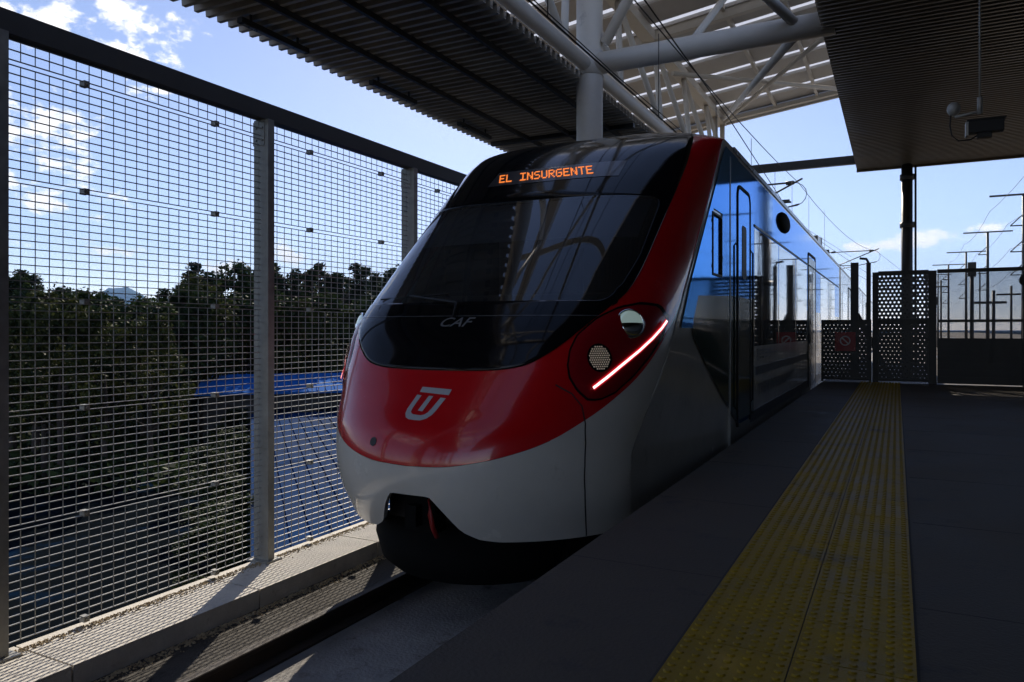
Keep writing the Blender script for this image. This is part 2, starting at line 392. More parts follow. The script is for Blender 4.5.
# ------------------------------------------------------------------ train
XC = -3.27
CP = [(4.78,-1.60,1.05,1.34,0),(4.62,-1.32,1.08,1.38,0),(4.56,-1.05,1.1,1.40,0),(4.62,-.80,1.14,1.43,0),(4.79,-.56,1.18,1.48,0),
      (4.97,-.28,1.22,1.525,0),(5.17,.05,1.25,1.55,0),(5.60,.47,1.26,1.55,0),(6.22,1.02,1.22,1.55,0),(6.93,1.60,1.03,1.55,.015),
      (7.5,1.98,.74,1.55,.035),(8.1,2.22,.36,1.55,.08),(9.0,2.33,0,1.55,.20)]
CP = [(a, b_+1.2, c, d, e_) for a, b_, c, d, e_ in CP]
def cr(t):
    t = max(0., min(len(CP)-1., t)); i = min(int(t), len(CP)-2); u = t-i
    P = [CP[max(0,i-1)], CP[i], CP[i+1], CP[min(len(CP)-1,i+2)]]; o = []
    for k_ in range(5):
        p0,p1,p2,p3 = [q[k_] for q in P]; m1 = (p2-p0)/2; m2 = (p3-p1)/2
        o.append((2*u**3-3*u*u+1)*p1+(u**3-2*u*u+u)*m1+(-2*u**3+3*u*u)*p2+(u**3-u*u)*m2)
    return o
def S(s, t):
    """nose surface: s across (-1..1), t up the centre line (0 chin .. 12 roof)"""
    y, z, d, w, r = cr(t)
    u = min(1, max(0, (t-2)/4)); u = u*u*(3-2*u); pe = 2.35+1.85*u
    a = min(1, abs(s)); l = 1-max(0, 1-a**pe)**(1/1.4)
    return Vector((XC+w*s, y+d*l, z-r*abs(s)**3.2))
def SN(s, t, off):
    h = .004; s_ = max(-.985, min(.985, s))
    n = (S(s_+h, t)-S(s_-h, t)).cross(S(s_, min(12, t+h))-S(s_, max(0, t-h))).normalized()
    return S(s, t)+n*off
def lerp_tab(tab, x):
    for (x0, y0), (x1, y1) in zip(tab, tab[1:]):
        if x <= x1: return y0+(y1-y0)*max(0, (x-x0)/(x1-x0))
    return tab[-1][1]
def smooth_tab(tab, x):
    n = len(tab)
    if x <= tab[0][0]: return tab[0][1]
    for i in range(n-1):
        if x <= tab[i+1][0]:
            x0, y0 = tab[i]; x1, y1 = tab[i+1]; h = x1-x0; u = (x-x0)/h
            sl = lambda a, b_: (tab[b_][1]-tab[a][1])/(tab[b_][0]-tab[a][0])
            d = sl(i, i+1)
            m0 = d if i == 0 else (0 if sl(i-1,i)*d <= 0 else 2*sl(i-1,i)*d/(sl(i-1,i)+d))
            m1 = d if i == n-2 else (0 if sl(i+1,i+2)*d <= 0 else 2*sl(i+1,i+2)*d/(sl(i+1,i+2)+d))
            return (2*u**3-3*u*u+1)*y0+(u**3-2*u*u+u)*h*m0+(-2*u**3+3*u*u)*y1+(u**3-u*u)*h*m1
    return tab[-1][1]
SSAMP = [math.sin(math.pi/2*(-1+2*i/120)) for i in range(121)]
SSAMP = [max(-1, min(1, s)) for s in SSAMP]
RW = [(0,2.12),(.2,2.16),(.4,2.33),(.6,2.66),(.72,3.0),(.81,3.48),(.89,4.1),(.94,4.65),(.975,5.35),(.994,6.15),(.9985,6.8),(.9995,9.0),(1.0,11.8)]
def t_rw(s): return smooth_tab(RW, abs(s))
def t_bot(s): return lerp_tab([(0,1.28),(.125,1.28),(.15,1.15),(.27,.36),(.36,.1),(.46,0),(1,0)], abs(s))
# outer half width of the black mask against t, and the windshield opening inside it
MK = [(4.86,.0),(4.865,.12),(4.88,.28),(4.92,.39),(5.02,.49),(5.2,.56),(5.55,.645),(6.1,.742),(6.35,.785),(6.7,.832),(7.2,.853),(7.65,.86),(8.1,.866),(8.6,.875),(9.2,.88),(10.0,.868),(11.5,.80)]
def mask_s(t): return smooth_tab(MK, t)
WT0, WT1 = 6.47, 8.42
def wind_s(t): return .785+.042*min(1, (t-WT0)/.9)
def in_wind(s, t): return WT0-.06 < t < WT1+.06 and abs(s) < wind_s(t)+.02

train = empty('train', (XC, 4.6, -1.03), 'red and white electric train with a black raked front arriving at the platform', 'train')
TR = train
def P(mb, name, m, parent=None):
    """part of the train: built in world coordinates, hung under the train's empty"""
    par = parent or TR
    o = mb.build(name, m); o.parent = par
    off = Vector(TR.location)
    if par is TR: o.matrix_parent_inverse = Matrix.Translation(-off)
    return o

# red front shell
sh = MB(); NT = 150; rows = []
def red_row(q): return [S(s, t_rw(s)+(12-t_rw(s))*q) for s in SSAMP]
tv = [[t_rw(s)+(12-t_rw(s))*(i/NT) for s in SSAMP] for i in range(NT+1)]
rows = [[S(s, tv[i][j]) for j, s in enumerate(SSAMP)] for i in range(NT+1)]
sh.grid(rows, skip=lambda i, j: in_wind((SSAMP[j]+SSAMP[j+1])/2, (tv[i][j]+tv[i+1][j+1])/2))
P(sh, 'front_shell', M['red'])
# white lower bumper with the coupler recess cut out of its lower edge
bu = MB(); rows = [[S(s, t_bot(s)+(t_rw(s)-.012-t_bot(s))*i/60) for s in SSAMP] for i in range(61)]
bu.grid(rows); bu.grid([[SN(s, t_bot(s), -o_) for s in SSAMP] for o_ in (0, .05)])
bumper = P(bu, 'bumper', M['white'])
# panel seams on the nose
sm = MB()
def ribbon(mb, path, half, off, n=None):
    """thin strip on the nose along a list of (s, t)"""
    pts = [SN(s, t, off) for s, t in path]; L, Rr = [], []
    for i, p_ in enumerate(pts):
        d = (pts[min(i+1,len(pts)-1)]-pts[max(i-1,0)]).normalized()
        s_, t_ = path[i]; nn = (SN(s_, t_, off+.05)-SN(s_, t_, off)).normalized(); q = d.cross(nn).normalized()*half
        L.append(p_-q); Rr.append(p_+q)
    mb.grid([L, Rr])
for sg in (-1, 1):
    pth = [(sg*s, t) for s, t in ((.66,4.55),(.735,4.3),(.785,3.95),(.82,3.4),(.84,2.8),(.85,2.1),(.853,1.4),(.85,.7),(.845,.03))]
    pp = []
    for a, c in zip(pth, pth[1:]):
        pp += [(a[0]+(c[0]-a[0])*u/8, a[1]+(c[1]-a[1])*u/8) for u in range(8)]
    pp.append(pth[-1]); sm = MB(); ribbon(sm, pp, .006, .0015); P(sm, 'panel_seam', M['dark_steel'])

# black mask: ring between its outer outline and the windshield opening
def outline_outer(n):
    o = []
    ts = [4.86+(11.5-4.86)*((i/n)**1.8) for i in range(n+1)]
    right = [(mask_s(t), t) for t in ts]
    top = [(.80-1.60*i/40, 11.5) for i in range(1, 40)]
    left = [(-s*(.93+.07*min(1, max(0, (t-5)/2))), t) for s, t in right[::-1]]
    return right+top+left[:-1]
def outline_inner(n):
    r = .07; pts = []
    def c(s0, t0, a0, rs, rt): return [(s0+rs*math.cos(math.radians(a0+9*i)), t0+rt*math.sin(math.radians(a0+9*i))) for i in range(11)]
    sb, st = wind_s(WT0), wind_s(WT1)
    pts += [(s, WT0) for s in [sb*i/30*.92 for i in range(30)]]
    pts += c(sb-.06, WT0+.25, -90, .06, .25)
    pts += [(wind_s(t)-0, t) for t in [WT0+.35+(WT1-WT0-.6)*i/30 for i in range(30)]]
    pts += c(st-.05, WT1-.18, 0, .05, .18)
    half = pts+[(s, WT1) for s in [(st-.06)*(1-i/30) for i in range(31)]]
    return half+[(-s, t) for s, t in half[::-1][1:-1]]
def resample(pts, n, close=True):
    q = pts+[pts[0]]; acc = [0]
    for a, c in zip(q, q[1:]): acc.append(acc[-1]+math.hypot((c[0]-a[0])*1.55, (c[1]-a[1])*.75))
    out = []; j = 0
    for i in range(n):
        d = acc[-1]*i/n
        while acc[j+1] < d: j += 1
        u = (d-acc[j])/max(1e-9, acc[j+1]-acc[j]); out.append((q[j][0]+(q[j+1][0]-q[j][0])*u, q[j][1]+(q[j+1][1]-q[j][1])*u))
    return out
def by_angle(pts, c, angs):
    """radius of a closed outline seen from c at the given angles"""
    pa = sorted((math.atan2((t-c[1])*.75, (s-c[0])*1.55), s, t) for s, t in pts)
    out = []
    for a in angs:
        i = 0
        while i < len(pa) and pa[i][0] < a: i += 1
        lo = pa[i-1] if i else pa[-1]; hi = pa[i % len(pa)]
        da = (hi[0]-lo[0]) % (2*math.pi); u = ((a-lo[0]) % (2*math.pi))/da if da > 1e-9 else 0
        out.append((lo[1]+(hi[1]-lo[1])*u, lo[2]+(hi[2]-lo[2])*u))
    return out
cen = (0, 7.4); NA = 400
oo = resample(outline_outer(150), 1600); ii = resample(outline_inner(30), 1200)
# angles follow the inner opening so that both outlines keep their corners
angs = sorted(set([-math.pi+2*math.pi*i/NA+1e-4 for i in range(NA)]+[math.atan2((t-cen[1])*.75, (s-cen[0])*1.55) for s, t in outline_inner(30)[::2]]))
O_, I_ = by_angle(oo, cen, angs), by_angle(ii, cen, angs)
mk = MB(); rows = []
for k_ in range(19):
    u = k_/18; ring = [(o[0]*(1-u)+i[0]*u, o[1]*(1-u)+i[1]*u) for o, i in zip(O_, I_)]
    rows.append([SN(s, t, .006) for s, t in ring]+[SN(*ring[0], .006)])
rows = [[SN(s, t, .0) for s, t in O_]+[SN(*O_[0], .0)]]+rows+[[SN(s, t, -.03) for s, t in I_]+[SN(*I_[0], -.03)]]
mk.grid(rows)
mask = P(mk, 'front_mask', M['gloss_black'])
ws = MB(); rows = []
for k_ in range(25):
    u = 1-k_/24*.995; ring = [(cen[0]+(i[0]-cen[0])*u, cen[1]+(i[1]-cen[1])*u) for i in I_]
    rows.append([SN(s, t, .002) for s, t in ring]+[SN(*ring[0], .002)])
ws.grid(rows); P(ws, 'windshield', M['windshield'])
# seam line in the black mask below the windshield
sm2 = MB(); ribbon(sm2, [(-.76+1.52*i/60, 6.16) for i in range(61)], .004, .0085); P(sm2, 'mask_seam', M['grey_paint'])
# windscreen wiper parked along the lower edge
wp = MB(); wp.tube([SN(.02,6.1,.03), SN(.0,6.38,.05), SN(-.35,6.58,.03)], .011, 6); wp.tube([SN(-.6,6.55,.018), SN(-.1,6.62,.02)], .008, 6)
P(wp, 'wiper', M['black'])

# destination display
dp = MB(); rows = [[SN(-.36+.92*j/40, 8.80+.41*i/8, .010) for j in range(41)] for i in range(9)]; dp.grid(rows)
disp = P(dp, 'destination_display', M['led_off'])
GLY = {'E':['11111','10000','10000','11110','10000','10000','11111'],'L':['10000']*6+['11111'],'I':['11111','00100','00100','00100','00100','00100','11111'],
 'N':['10001','11001','11001','10101','10011','10011','10001'],'S':['01111','10000','10000','01110','00001','00001','11110'],'U':['10001']*6+['01110'],
 'R':['11110','10001','10001','11110','10100','10010','10001'],'G':['01111','10000','10000','10111','10001','10001','01110'],'T':['11111']+['00100']*6,' ':['00000']*7}
msg = 'EL INSURGENTE'; NC = len(msg)*6-1; dls = {}
for ci, ch in enumerate(msg):
    if ch == ' ': continue
    dl = dls.setdefault(ci < 2, MB())
    for r_ in range(7):
        for c in range(5):
            if GLY[ch][r_][c] == '1':
                cc = ci*6+c; ds = .68/NC; dt = .235/7
                s0 = -.29+cc*ds-.040*(6-r_)/6; t0 = 8.875+(6-r_)*dt
                dl.face([SN(s0+ds*.04, t0+dt*.08, .013), SN(s0+ds*.96, t0+dt*.08, .013), SN(s0+ds*.96, t0+dt*.92, .013), SN(s0+ds*.04, t0+dt*.92, .013)])
for dl in dls.values():
    o = P(dl, 'display_lettering', M['led_amber'], disp); o.matrix_parent_inverse = disp.matrix_basis.inverted()

# emblem: bar over a U with a short inner stroke, drawn in emblem units then laid on the nose
EMB = [[(217,168),(585,185),(572,252),(205,230)], [(335,270),(390,272),(325,462),(265,455)]]
def emb(x, y): return -.085+.235*(x-120)/470, 4.42-.98*(y-165)/420
em = MB()
def poly_strip(mb, L, Rr, f, off):
    mb.grid([[SN(*f(*p_), off) for p_ in L], [SN(*f(*p_), off) for p_ in Rr]])
for q in EMB:
    n = 8
    poly_strip(em, [(q[0][0]+(q[1][0]-q[0][0])*i/n, q[0][1]+(q[1][1]-q[0][1])*i/n) for i in range(n+1)], [(q[3][0]+(q[2][0]-q[3][0])*i/n, q[3][1]+(q[2][1]-q[3][1])*i/n) for i in range(n+1)], emb, .003)
outer = [(185,262),(150,360),(125,440),(125,500),(150,550),(195,572),(270,578),(345,578),(410,550),(460,500),(490,440),(520,360),(550,290)]
inner = [(243,270),(212,350),(188,430),(185,470),(200,492),(225,505),(270,510),(325,512),(365,500),(400,470),(425,420),(455,350),(485,285)]
poly_strip(em, outer, inner, emb, .003)
P(em, 'emblem', M['emblem'])
# maker's lettering on the black mask
vs, fs = text_mesh('CAF', 'maker_lettering', 1.0, .35, .012)
wv = max(v.x for v in vs); ml = MB(); ml.v = [tuple(SN(-.065+.215*v.x/wv, 5.93+.28*v.y, .0095)) for v in vs]; ml.f = fs; ml.mi = [0]*len(fs); ml.sm = [False]*len(fs)
P(ml, 'maker_lettering', M['maker'])

tw = MB(); c0 = SN(-.245,2.72,.003); n0 = (SN(-.245,2.72,.1)-c0).normalized(); ux = Vector((0,0,1)).cross(n0).normalized(); uz = n0.cross(ux)
tw.face([c0+(ux*math.cos(k_*.3142)+uz*math.sin(k_*.3142))*.035 for k_ in range(20)]); P(tw, 'tow_cap', M['dark_steel'])
# headlights, one each side: dark red cover, projector, LED bead cluster, light bar
HP = [(.69,5.05),(.685,5.4),(.70,5.75),(.755,6.1),(.82,6.32),(.89,6.42),(.945,6.38),(.975,6.15),(.975,5.7),(.955,5.2),(.925,4.72),(.885,4.3),(.84,4.12),(.80,4.15),(.755,4.4),(.71,4.75)]
HR = resample(HP, 80); hc = (.83, 5.3)
for sg in (1, -1):
    hb = MB(); rows = []
    for k_ in range(10):
        u = 1-k_/9*.98; off = .004+.012*math.sin(min(1, (1-u)*4)*math.pi/2)
        ring = [((hc[0]+(s-hc[0])*u)*sg, hc[1]+(t-hc[1])*u) for s, t in HR]; rows.append([SN(s, t, off) for s, t in ring]+[SN(*ring[0], off)])
    hb.grid(rows); hl = P(hb, 'headlight', M['lens_dark'])
    def H(mb, name, m):
        o = mb.build(name, m); o.parent = hl; return o
    rim = MB(); rows = [[SN(s*sg, t, .005) for s, t in HR+[HR[0]]], [SN((hc[0]+(s-hc[0])*1.05)*sg, hc[1]+(t-hc[1])*1.05, .003) for s, t in HR+[HR[0]]]]; rim.grid(rows); H(rim, 'lamp_rim', M['gloss_black'])
    # projector: half dome over a bowl
    c0 = SN(.872*sg, 5.98, .022); nn = (SN(.872*sg, 5.98, .1)-SN(.872*sg, 5.98, 0)).normalized()
    nn = (nn+Vector((0,-.6,0))).normalized(); ux = Vector((0,0,1)).cross(nn).normalized(); uz = nn.cross(ux)
    pj = MB(); rows = [[c0+(ux*math.cos(a*math.pi/12)+uz*math.sin(a*math.pi/12))*(.108*math.cos(b_*math.pi/16))+nn*(.036*math.sin(b_*math.pi/16)) for a in range(25)] for b_ in range(9)]
    pj.grid(rows); H(pj, 'projector_lamp', M['projector'])
    bw = MB(); bw.grid([[c0+nn*.003+(ux*math.cos(-math.pi+a*math.pi/12)+uz*math.sin(-math.pi+a*math.pi/12))*(.109*math.cos(b_*math.pi/16))+nn*(.038*math.sin(b_*math.pi/16)) for a in range(13)] for b_ in range(9)]); H(bw, 'projector_bowl', M['chrome'])
    pk = MB(); pk.grid([[c0+(ux*math.cos(a*math.pi/12)+uz*math.sin(a*math.pi/12))*r_+nn*(.012*(1-abs(i-1))+.006) for a in range(25)] for i, r_ in enumerate((.107,.115,.123))]); H(pk, 'projector_ring', M['chrome'])
    # bead cluster
    c1 = SN(.795*sg, 5.2, .03); n1 = (SN(.795*sg, 5.2, .1)-SN(.795*sg, 5.2, 0)).normalized(); ux = Vector((0,0,1)).cross(n1).normalized(); uz = n1.cross(ux)
    bd = MB()
    for a in range(-7, 8):
        for c in range(-7, 8):
            px_, pz_ = (a+.5*(c % 2))*.0195, c*.0172
            if math.hypot(px_, pz_) > .097: continue
            q = c1+ux*px_+uz*pz_; rr = .0066
            ring = [q+(ux*math.cos(k_*math.pi/3)+uz*math.sin(k_*math.pi/3))*rr for k_ in range(6)]
            for k_ in range(6): bd.face([ring[k_], ring[(k_+1)%6], q+n1*.004], sm=True)
    H(bd, 'lamp_bead_cluster', M['lens_bead'])
    bk = MB(); bk.face([c1-n1*.0015+(ux*math.cos(k_*math.pi/12)+uz*math.sin(k_*math.pi/12))*.112 for k_ in range(24)]); H(bk, 'lamp_back', M['gloss_black'])
    # light bar
    LB = [(.80,4.43),(.839,4.72),(.882,5.07),(.918,5.37),(.946,5.65),(.964,5.88),(.973,6.06)]
    path = []
    for a, c in zip(LB, LB[1:]): path += [((a[0]+(c[0]-a[0])*u/6)*sg, a[1]+(c[1]-a[1])*u/6) for u in range(6)]
    path.append((LB[-1][0]*sg, LB[-1][1]))
    for half, off, nm, mm in ((.0095,.034,'light_bar',M['led_white']), (.024,.0305,'light_bar_rim',M['led_rim'])):
        lb = MB(); ribbon(lb, path, half, off); H(lb, nm, mm)

# nose sides (behind the front edge) with the cab window opening, both sides
YS = 9.25
CW = (7.84, 8.26, 1.80, 2.42)          # cab side window y0 y1 z0 z1
for sg in (1, -1):
    ns = MB(); TS = [12*i/110 for i in range(111)]; NJ = 44; rows = []
    for t in TS:
        e0 = S(sg, t); rows.append([Vector((e0.x, e0.y+(YS-e0.y)*j/NJ, e0.z)) for j in range(NJ+1)])
    # sides lean out to full width behind the nose
    for r_ in rows:
        for j, p_ in enumerate(r_):
            u = j/NJ; u = u*u*(3-2*u); p_.x = p_.x*(1-u)+(XC+1.55*sg)*u
    def hole(i, j):
        c = (rows[i][j]+rows[i+1][j+1])/2; return CW[0]-.01 < c.y < CW[1]+.01 and CW[2]-.01 < c.z < CW[3]+.01
    ns.grid(rows, skip=hole); cs = P(ns, 'cab_side', M['white'])
    x0, x1 = XC+sg*1.50, XC+sg*1.570
    fr = MB(); w_ = .022
    for a in ((CW[0]-w_,CW[1]+w_,CW[2]-w_,CW[2]),(CW[0]-w_,CW[1]+w_,CW[3],CW[3]+w_),(CW[0]-w_,CW[0],CW[2],CW[3]),(CW[1],CW[1]+w_,CW[2],CW[3])):
        fr.box(min(x0,x1), a[0], a[2], max(x0,x1), a[1], a[3])
    P(fr, 'cab_window_frame', M['black'])
    cg = MB(); xg = XC+sg*1.548; cg.grid([[(xg, CW[0]+(CW[1]-CW[0])*i/6, CW[2]+(CW[3]-CW[2])*j/6) for i in range(7)] for j in range(7)]); P(cg, 'cab_window', M['sky_reflection'] if sg == 1 else M['cab_glass'])  # platform-side pane takes the painted blue sky reflection

# dark interior of the cab
cb = MB()
cb.box(-4.5,6.7,1.0,-2.05,9.2,1.05); cb.box(-4.74,9.15,1.05,-1.80,9.2,3.2)
cb.box(-4.74,8.0,3.10,-1.80,9.15,3.14)
cb.box(-4.74,7.4,1.05,-4.35,8.02,2.6); P(cb, 'cab_lining', M['cab'])
dsh = MB(); dsh.grid([[(-4.2+1.86*j/10, y_, z_) for j in range(11)] for y_, z_ in ((5.75,1.30),(6.2,1.52),(6.5,1.55),(6.62,1.45),(6.62,1.05))]); P(dsh, 'dashboard', M['cab'])
st_ = MB(); st_.box(-3.75,7.5,1.35,-3.25,8.0,1.47); st_.box(-3.75,7.92,1.47,-3.25,8.05,2.15); st_.box(-3.64,7.95,2.17,-3.36,8.04,2.42); st_.box(-3.55,7.65,1.05,-3.45,7.8,1.35)
P(st_, 'driver_seat', M['seat'])
bl = MB(); bl.grid([[SN(-.80+1.60*j/20, t, -.09) for j in range(21)] for t in (7.78,8.0,8.25,8.55)]); P(bl, 'sun_blind', M['blind'])

# snowplough skirt, coupler and hose in the recess
sk = MB(); rows = []
for z_, dy, w_ in ((-.34,.16,.98),(-.55,.04,.93),(-.72,.04,.85),(-.80,.12,.78)):
    rows.append([(XC+w_*math.sin(a), 4.82+dy+.75*(1-math.cos(a)), z_) for a in [(-1.35+2.7*i/30) for i in range(31)]])
sk.grid(rows); P(sk, 'skirt', M['skirt'])
rc = MB(); rc.box(-4.15,5.6,-.9,-2.4,9.2,-.30); rc.box(-3.75,5.0,-.34,-2.80,5.3,.12); P(rc, 'underframe', M['black'])
cp = MB(); cp.tube([(XC,5.3,-.22),(XC,4.86,-.22)], .07, 12); cp.box(XC-.14,4.74,-.36,XC+.14,4.9,-.08); cp.box(XC-.06,4.66,-.30,XC+.02,4.74,-.14)
coup = P(cp, 'coupler', M['skirt'])
hs = MB(); hs.tube([(XC+.10,4.82,-.06),(XC+.115,4.71,-.1),(XC+.13,4.69,-.2),(XC+.15,4.70,-.30),(XC+.16,4.74,-.38)], .019, 8)
o = P(hs, 'brake_hose', M['hose'], coup); 

# car bodies: three coupled carriages
SX = XC+1.55
def arch(n=24): return [(XC+1.55*s, 3.53-.20*abs(s)**3.2) for s in [-1+2*i/n for i in range(n+1)]]
ay = arch()
cars = ((9.25, 27.2), (27.8, 46.0), (46.6, 64.5))
for ci, (y0, y1) in enumerate(cars):
    cbm = MB()
    prof = [(XC-1.55,-.32)]+[(x, z) for x, z in ay]+[(XC+1.55,-.32)]
    cbm.extrude_profile(prof, y0, y1)
    for i, f in enumerate(cbm.f): pass
    P(cbm, 'carriage_body', M['white'])
    if ci: 
        bel = MB(); bel.box(XC-1.3, cars[ci-1][1], -.2, XC+1.3, y0, 3.3); P(bel, 'gangway_bellows', M['rubber'])
# grey roof fairing with the equipment on it
for bx4 in ((XC-.95,10.4,3.5,XC+.95,13.6,3.75),(XC-.95,15,3.5,XC+.95,19,3.69),(XC-.4,20,3.5,XC+.4,21.2,3.72),(SX-.5,22.4,3.4,SX-.25,23.3,3.86),(SX-.42,24.2,3.4,SX-.3,24.35,4.0)):
    rf = MB(); rf.box(*bx4); P(rf, 'roof_equipment', M['grey_paint'])
rr_ = MB(); rr_.bar((SX-.01,9.0,3.34),(SX-.01,64,3.34),.05,.06); P(rr_, 'roof_gutter', M['grey_paint'])

# right-hand side details (platform side), each a few millimetres proud of the wall
def panel(name, m, y0, y1, z0, z1, th=.006, parent=None, r=0, base=0):
    b_ = MB()
    if r:
        pts = []
        for cy, cz, a0 in ((y1-r,z1-r,0),(y0+r,z1-r,90),(y0+r,z0+r,180),(y1-r,z0+r,270)):
            pts += [(cy+r*math.cos(R(a0+15*i)), cz+r*math.sin(R(a0+15*i))) for i in range(7)]
        b_.face([(SX+base+th, y, z) for y, z in pts])
        for a, c in zip(pts, pts[1:]+pts[:1]): b_.face([(SX+base, a[0], a[1]),(SX+base, c[0], c[1]),(SX+base+th, c[0], c[1]),(SX+base+th, a[0], a[1])])
    else: b_.box(SX+base-.001, y0, z0, SX+base+th, y1, z1)
    if parent is not None:
        o = b_.build(name, m); o.parent = parent; return o
    return P(b_, name, m)
def rframe(name, m, y0, y1, z0, z1, w, r, th, parent=None):
    b_ = MB(); O2, I2 = [], []
    for cy, cz, a0 in ((y1-r,z1-r,0),(y0+r,z1-r,90)):
        for i in range(9):
            a = R(a0+90*i/8); O2.append((cy+r*math.cos(a), cz+r*math.sin(a))); I2.append((cy+(r-w)*math.cos(a), cz+(r-w)*math.sin(a)))
    O2 = [(y1,z0)]+O2+[(y0,z0)]; I2 = [(y1-w,z0)]+I2+[(y0+w,z0)]
    b_.grid([[(SX+th,*p_) for p_ in O2],[(SX+th,*p_) for p_ in I2]], sm=False)
    b_.grid([[(SX,*p_) for p_ in O2],[(SX+th,*p_) for p_ in O2]], sm=False)
    if parent is not None:
        o = b_.build(name, m); o.parent = parent; return o
    return P(b_, name, m)
# dark green livery wedge on the cab side
gm = MB(); GP = [(7.0,1.25),(7.25,1.58),(9.24,1.60),(9.24,.10),(9.1,.10)]
def side_x(y, z):
    # nose side eases from the edge to full width; invert roughly by height
    lo, hi = 0., 12.
    for q in range(40):
        t = (lo+hi)/2
        if S(1, t).z >= z: hi = t
        else: lo = t
    e0 = S(1, t); u = min(1, max(0, (y-e0.y)/(YS-e0.y))); u = u*u*(3-2*u); return e0.x*(1-u)+SX*u
N_ = 26; rows = []
for i in range(N_+1):
    z_ = .10+(1.6-.10)*i/N_
    y0 = lerp_tab([(.10,9.1),(1.15,7.0),(1.3,7.0),(1.6,7.25)], z_)
    rows.append([(side_x(y0+(9.24-y0)*j/20, z_)+.012, y0+(9.24-y0)*j/20, z_) for j in range(21)])
gm.grid(rows); P(gm, 'livery_panel', M['green'])
gu = MB(); rows = []
for i in range(27):
    z_ = 1.22+(3.27-1.22)*i/26; y0 = lerp_tab([(1.22,6.55),(1.62,6.88),(2.2,7.45),(2.75,7.99),(3.05,8.25),(3.27,8.5)], z_)
    y9 = 9.24 if z_ > 1.6 else max(y0+.005, lerp_tab([(.10,9.1),(1.15,7.0),(1.3,7.0),(1.6,7.25)], z_)); rows.append([(side_x(y0+(y9-y0)*j/20, z_)+.012, y0+(y9-y0)*j/20, z_) for j in range(21)])
def gh(i, j):
    c = (Vector(rows[i][j])+Vector(rows[i+1][j+1]))/2; return CW[0]-.03 < c.y < CW[1]+.03 and CW[2]-.03 < c.z < CW[3]+.03
gu.grid(rows, skip=gh); P(gu, 'upper_side_sky_tint', M['sky_reflection'])  # upper side skin, sky reflection put into its colour
sv = MB(); sv.box(SX-.01,8.72,-.2,SX+.018,8.75,3.2); P(sv, 'side_seam', M['galv'])
# driver's door
panel('upper_side_sky_tint', M['sky_reflection'], 9.25, 26.9, 1.62, 3.27, .003)
dr = panel('door', M['sky_reflection'], 9.2, 10.0, .06, 2.92, .016, r=.12)
panel('door_livery', M['green'], 9.22, 9.98, .10, 1.60, .003, dr, base=.016)
rframe('door_seal', M['rubber'], 9.16, 10.04, .03, 2.97, .035, .16, .024, dr)
panel('door_window', M['black'], 9.45, 9.74, 1.84, 2.50, .004, dr, r=.06, base=.016)
for y_ in (9.06, 10.14):
    gr = MB(); gr.tube([(SX,y_,.25),(SX+.03,y_,.29),(SX+.03,y_,2.21),(SX,y_,2.25)], .012, 8); P(gr, 'grab_rail', M['black'])
gl = panel('livery_strip', M['green'], 10.05, 10.36, .08, 1.60, .004)
# long glazed band of the first carriage with slim pillars
for a, c in ((10.42,12.7),(12.78,15.0),(15.08,17.0)): panel('window', M['side_glass'], a, c, .98, 2.58, .005)
bs = MB(); bs.box(SX-.001,10.4,2.6,SX+.012,26.8,2.632); P(bs, 'window_band_trim', M['dark_steel'])
for a, c in ((20.2,22.6),(22.7,25.0)): panel('window', M['side_glass'], a, c, .98, 2.58, .005)
for ci, (y0, y1) in enumerate(cars[1:]):
    for q in range(5):
        a = y0+1.0+q*3.3
        if q in (1, 3): continue
        panel('window', M['side_glass'], a, a+2.6, .98, 2.58, .005)
# passenger doors: two leaves with tall windows
for a in (17.3, 32.2, 38.6, 51, 57.3):
    dd = panel('passenger_door', M['grey_paint'], a, a+1.5, -.05, 2.8, .012)
    for q in (0, 1): panel('door_window', M['side_glass'], a+.12+.7*q, a+.58+.7*q, .9, 2.5, .004, dd, r=.06, base=.012)
    rframe('door_seal', M['rubber'], a-.06, a+1.56, -.05, 2.9, .05, .12, .016, dd)
# white skirting panel with the dark stripes and lettering
panel('livery_stripe', M['text_dark'], 10.5, 17.2, .58, .70, .004)
panel('sill_stripe', M['text_dark'], 10.1, 26.8, -.02, .12, .004)
lg = MB()
lg.box(SX,10.62,.78,SX+.004,10.72,.94)
for z_, y1 in ((.90,12.2),(.85,12.6),(.80,11.9)): lg.box(SX,10.9,z_,SX+.004,y1,z_+.028)
P(lg, 'livery_mark', M['grey_paint'])
for wd, ya, wl_ in (('TREN', 10.7, .95), ('INTERURBANO', 11.85, 2.5)):
    vs, fs = text_mesh(wd, 'livery_lettering', .2, 0, .004)
    tl = MB(); wv = max(v.x for v in vs); tl.v = [(SX+.005, ya+wl_*v.x/wv, .30+v.y*1.1) for v in vs]; tl.f = fs; tl.mi = [0]*len(fs); tl.sm = [False]*len(fs)
    P(tl, 'livery_lettering', M['text_dark'])
# rear-view camera pod
pd = MB(); c0 = Vector((SX+.006, 13.3, 3.02)); rows = []
for b_ in range(9):
    ph = -math.pi/2+math.pi*b_/8; rows.append([c0+Vector((.09*math.cos(ph)*math.cos(a*math.pi/10), .58*math.sin(ph), .17*math.cos(ph)*math.sin(a*math.pi/10))) for a in range(21)])
pd.grid(rows); P(pd, 'camera_pod', M['skirt'])
# nose side moulding near the platform gap
mo = MB()
pts_ = [(SX-.02,6.0,.33),(SX+.012,6.9,.55),(SX+.010,7.6,.66)]
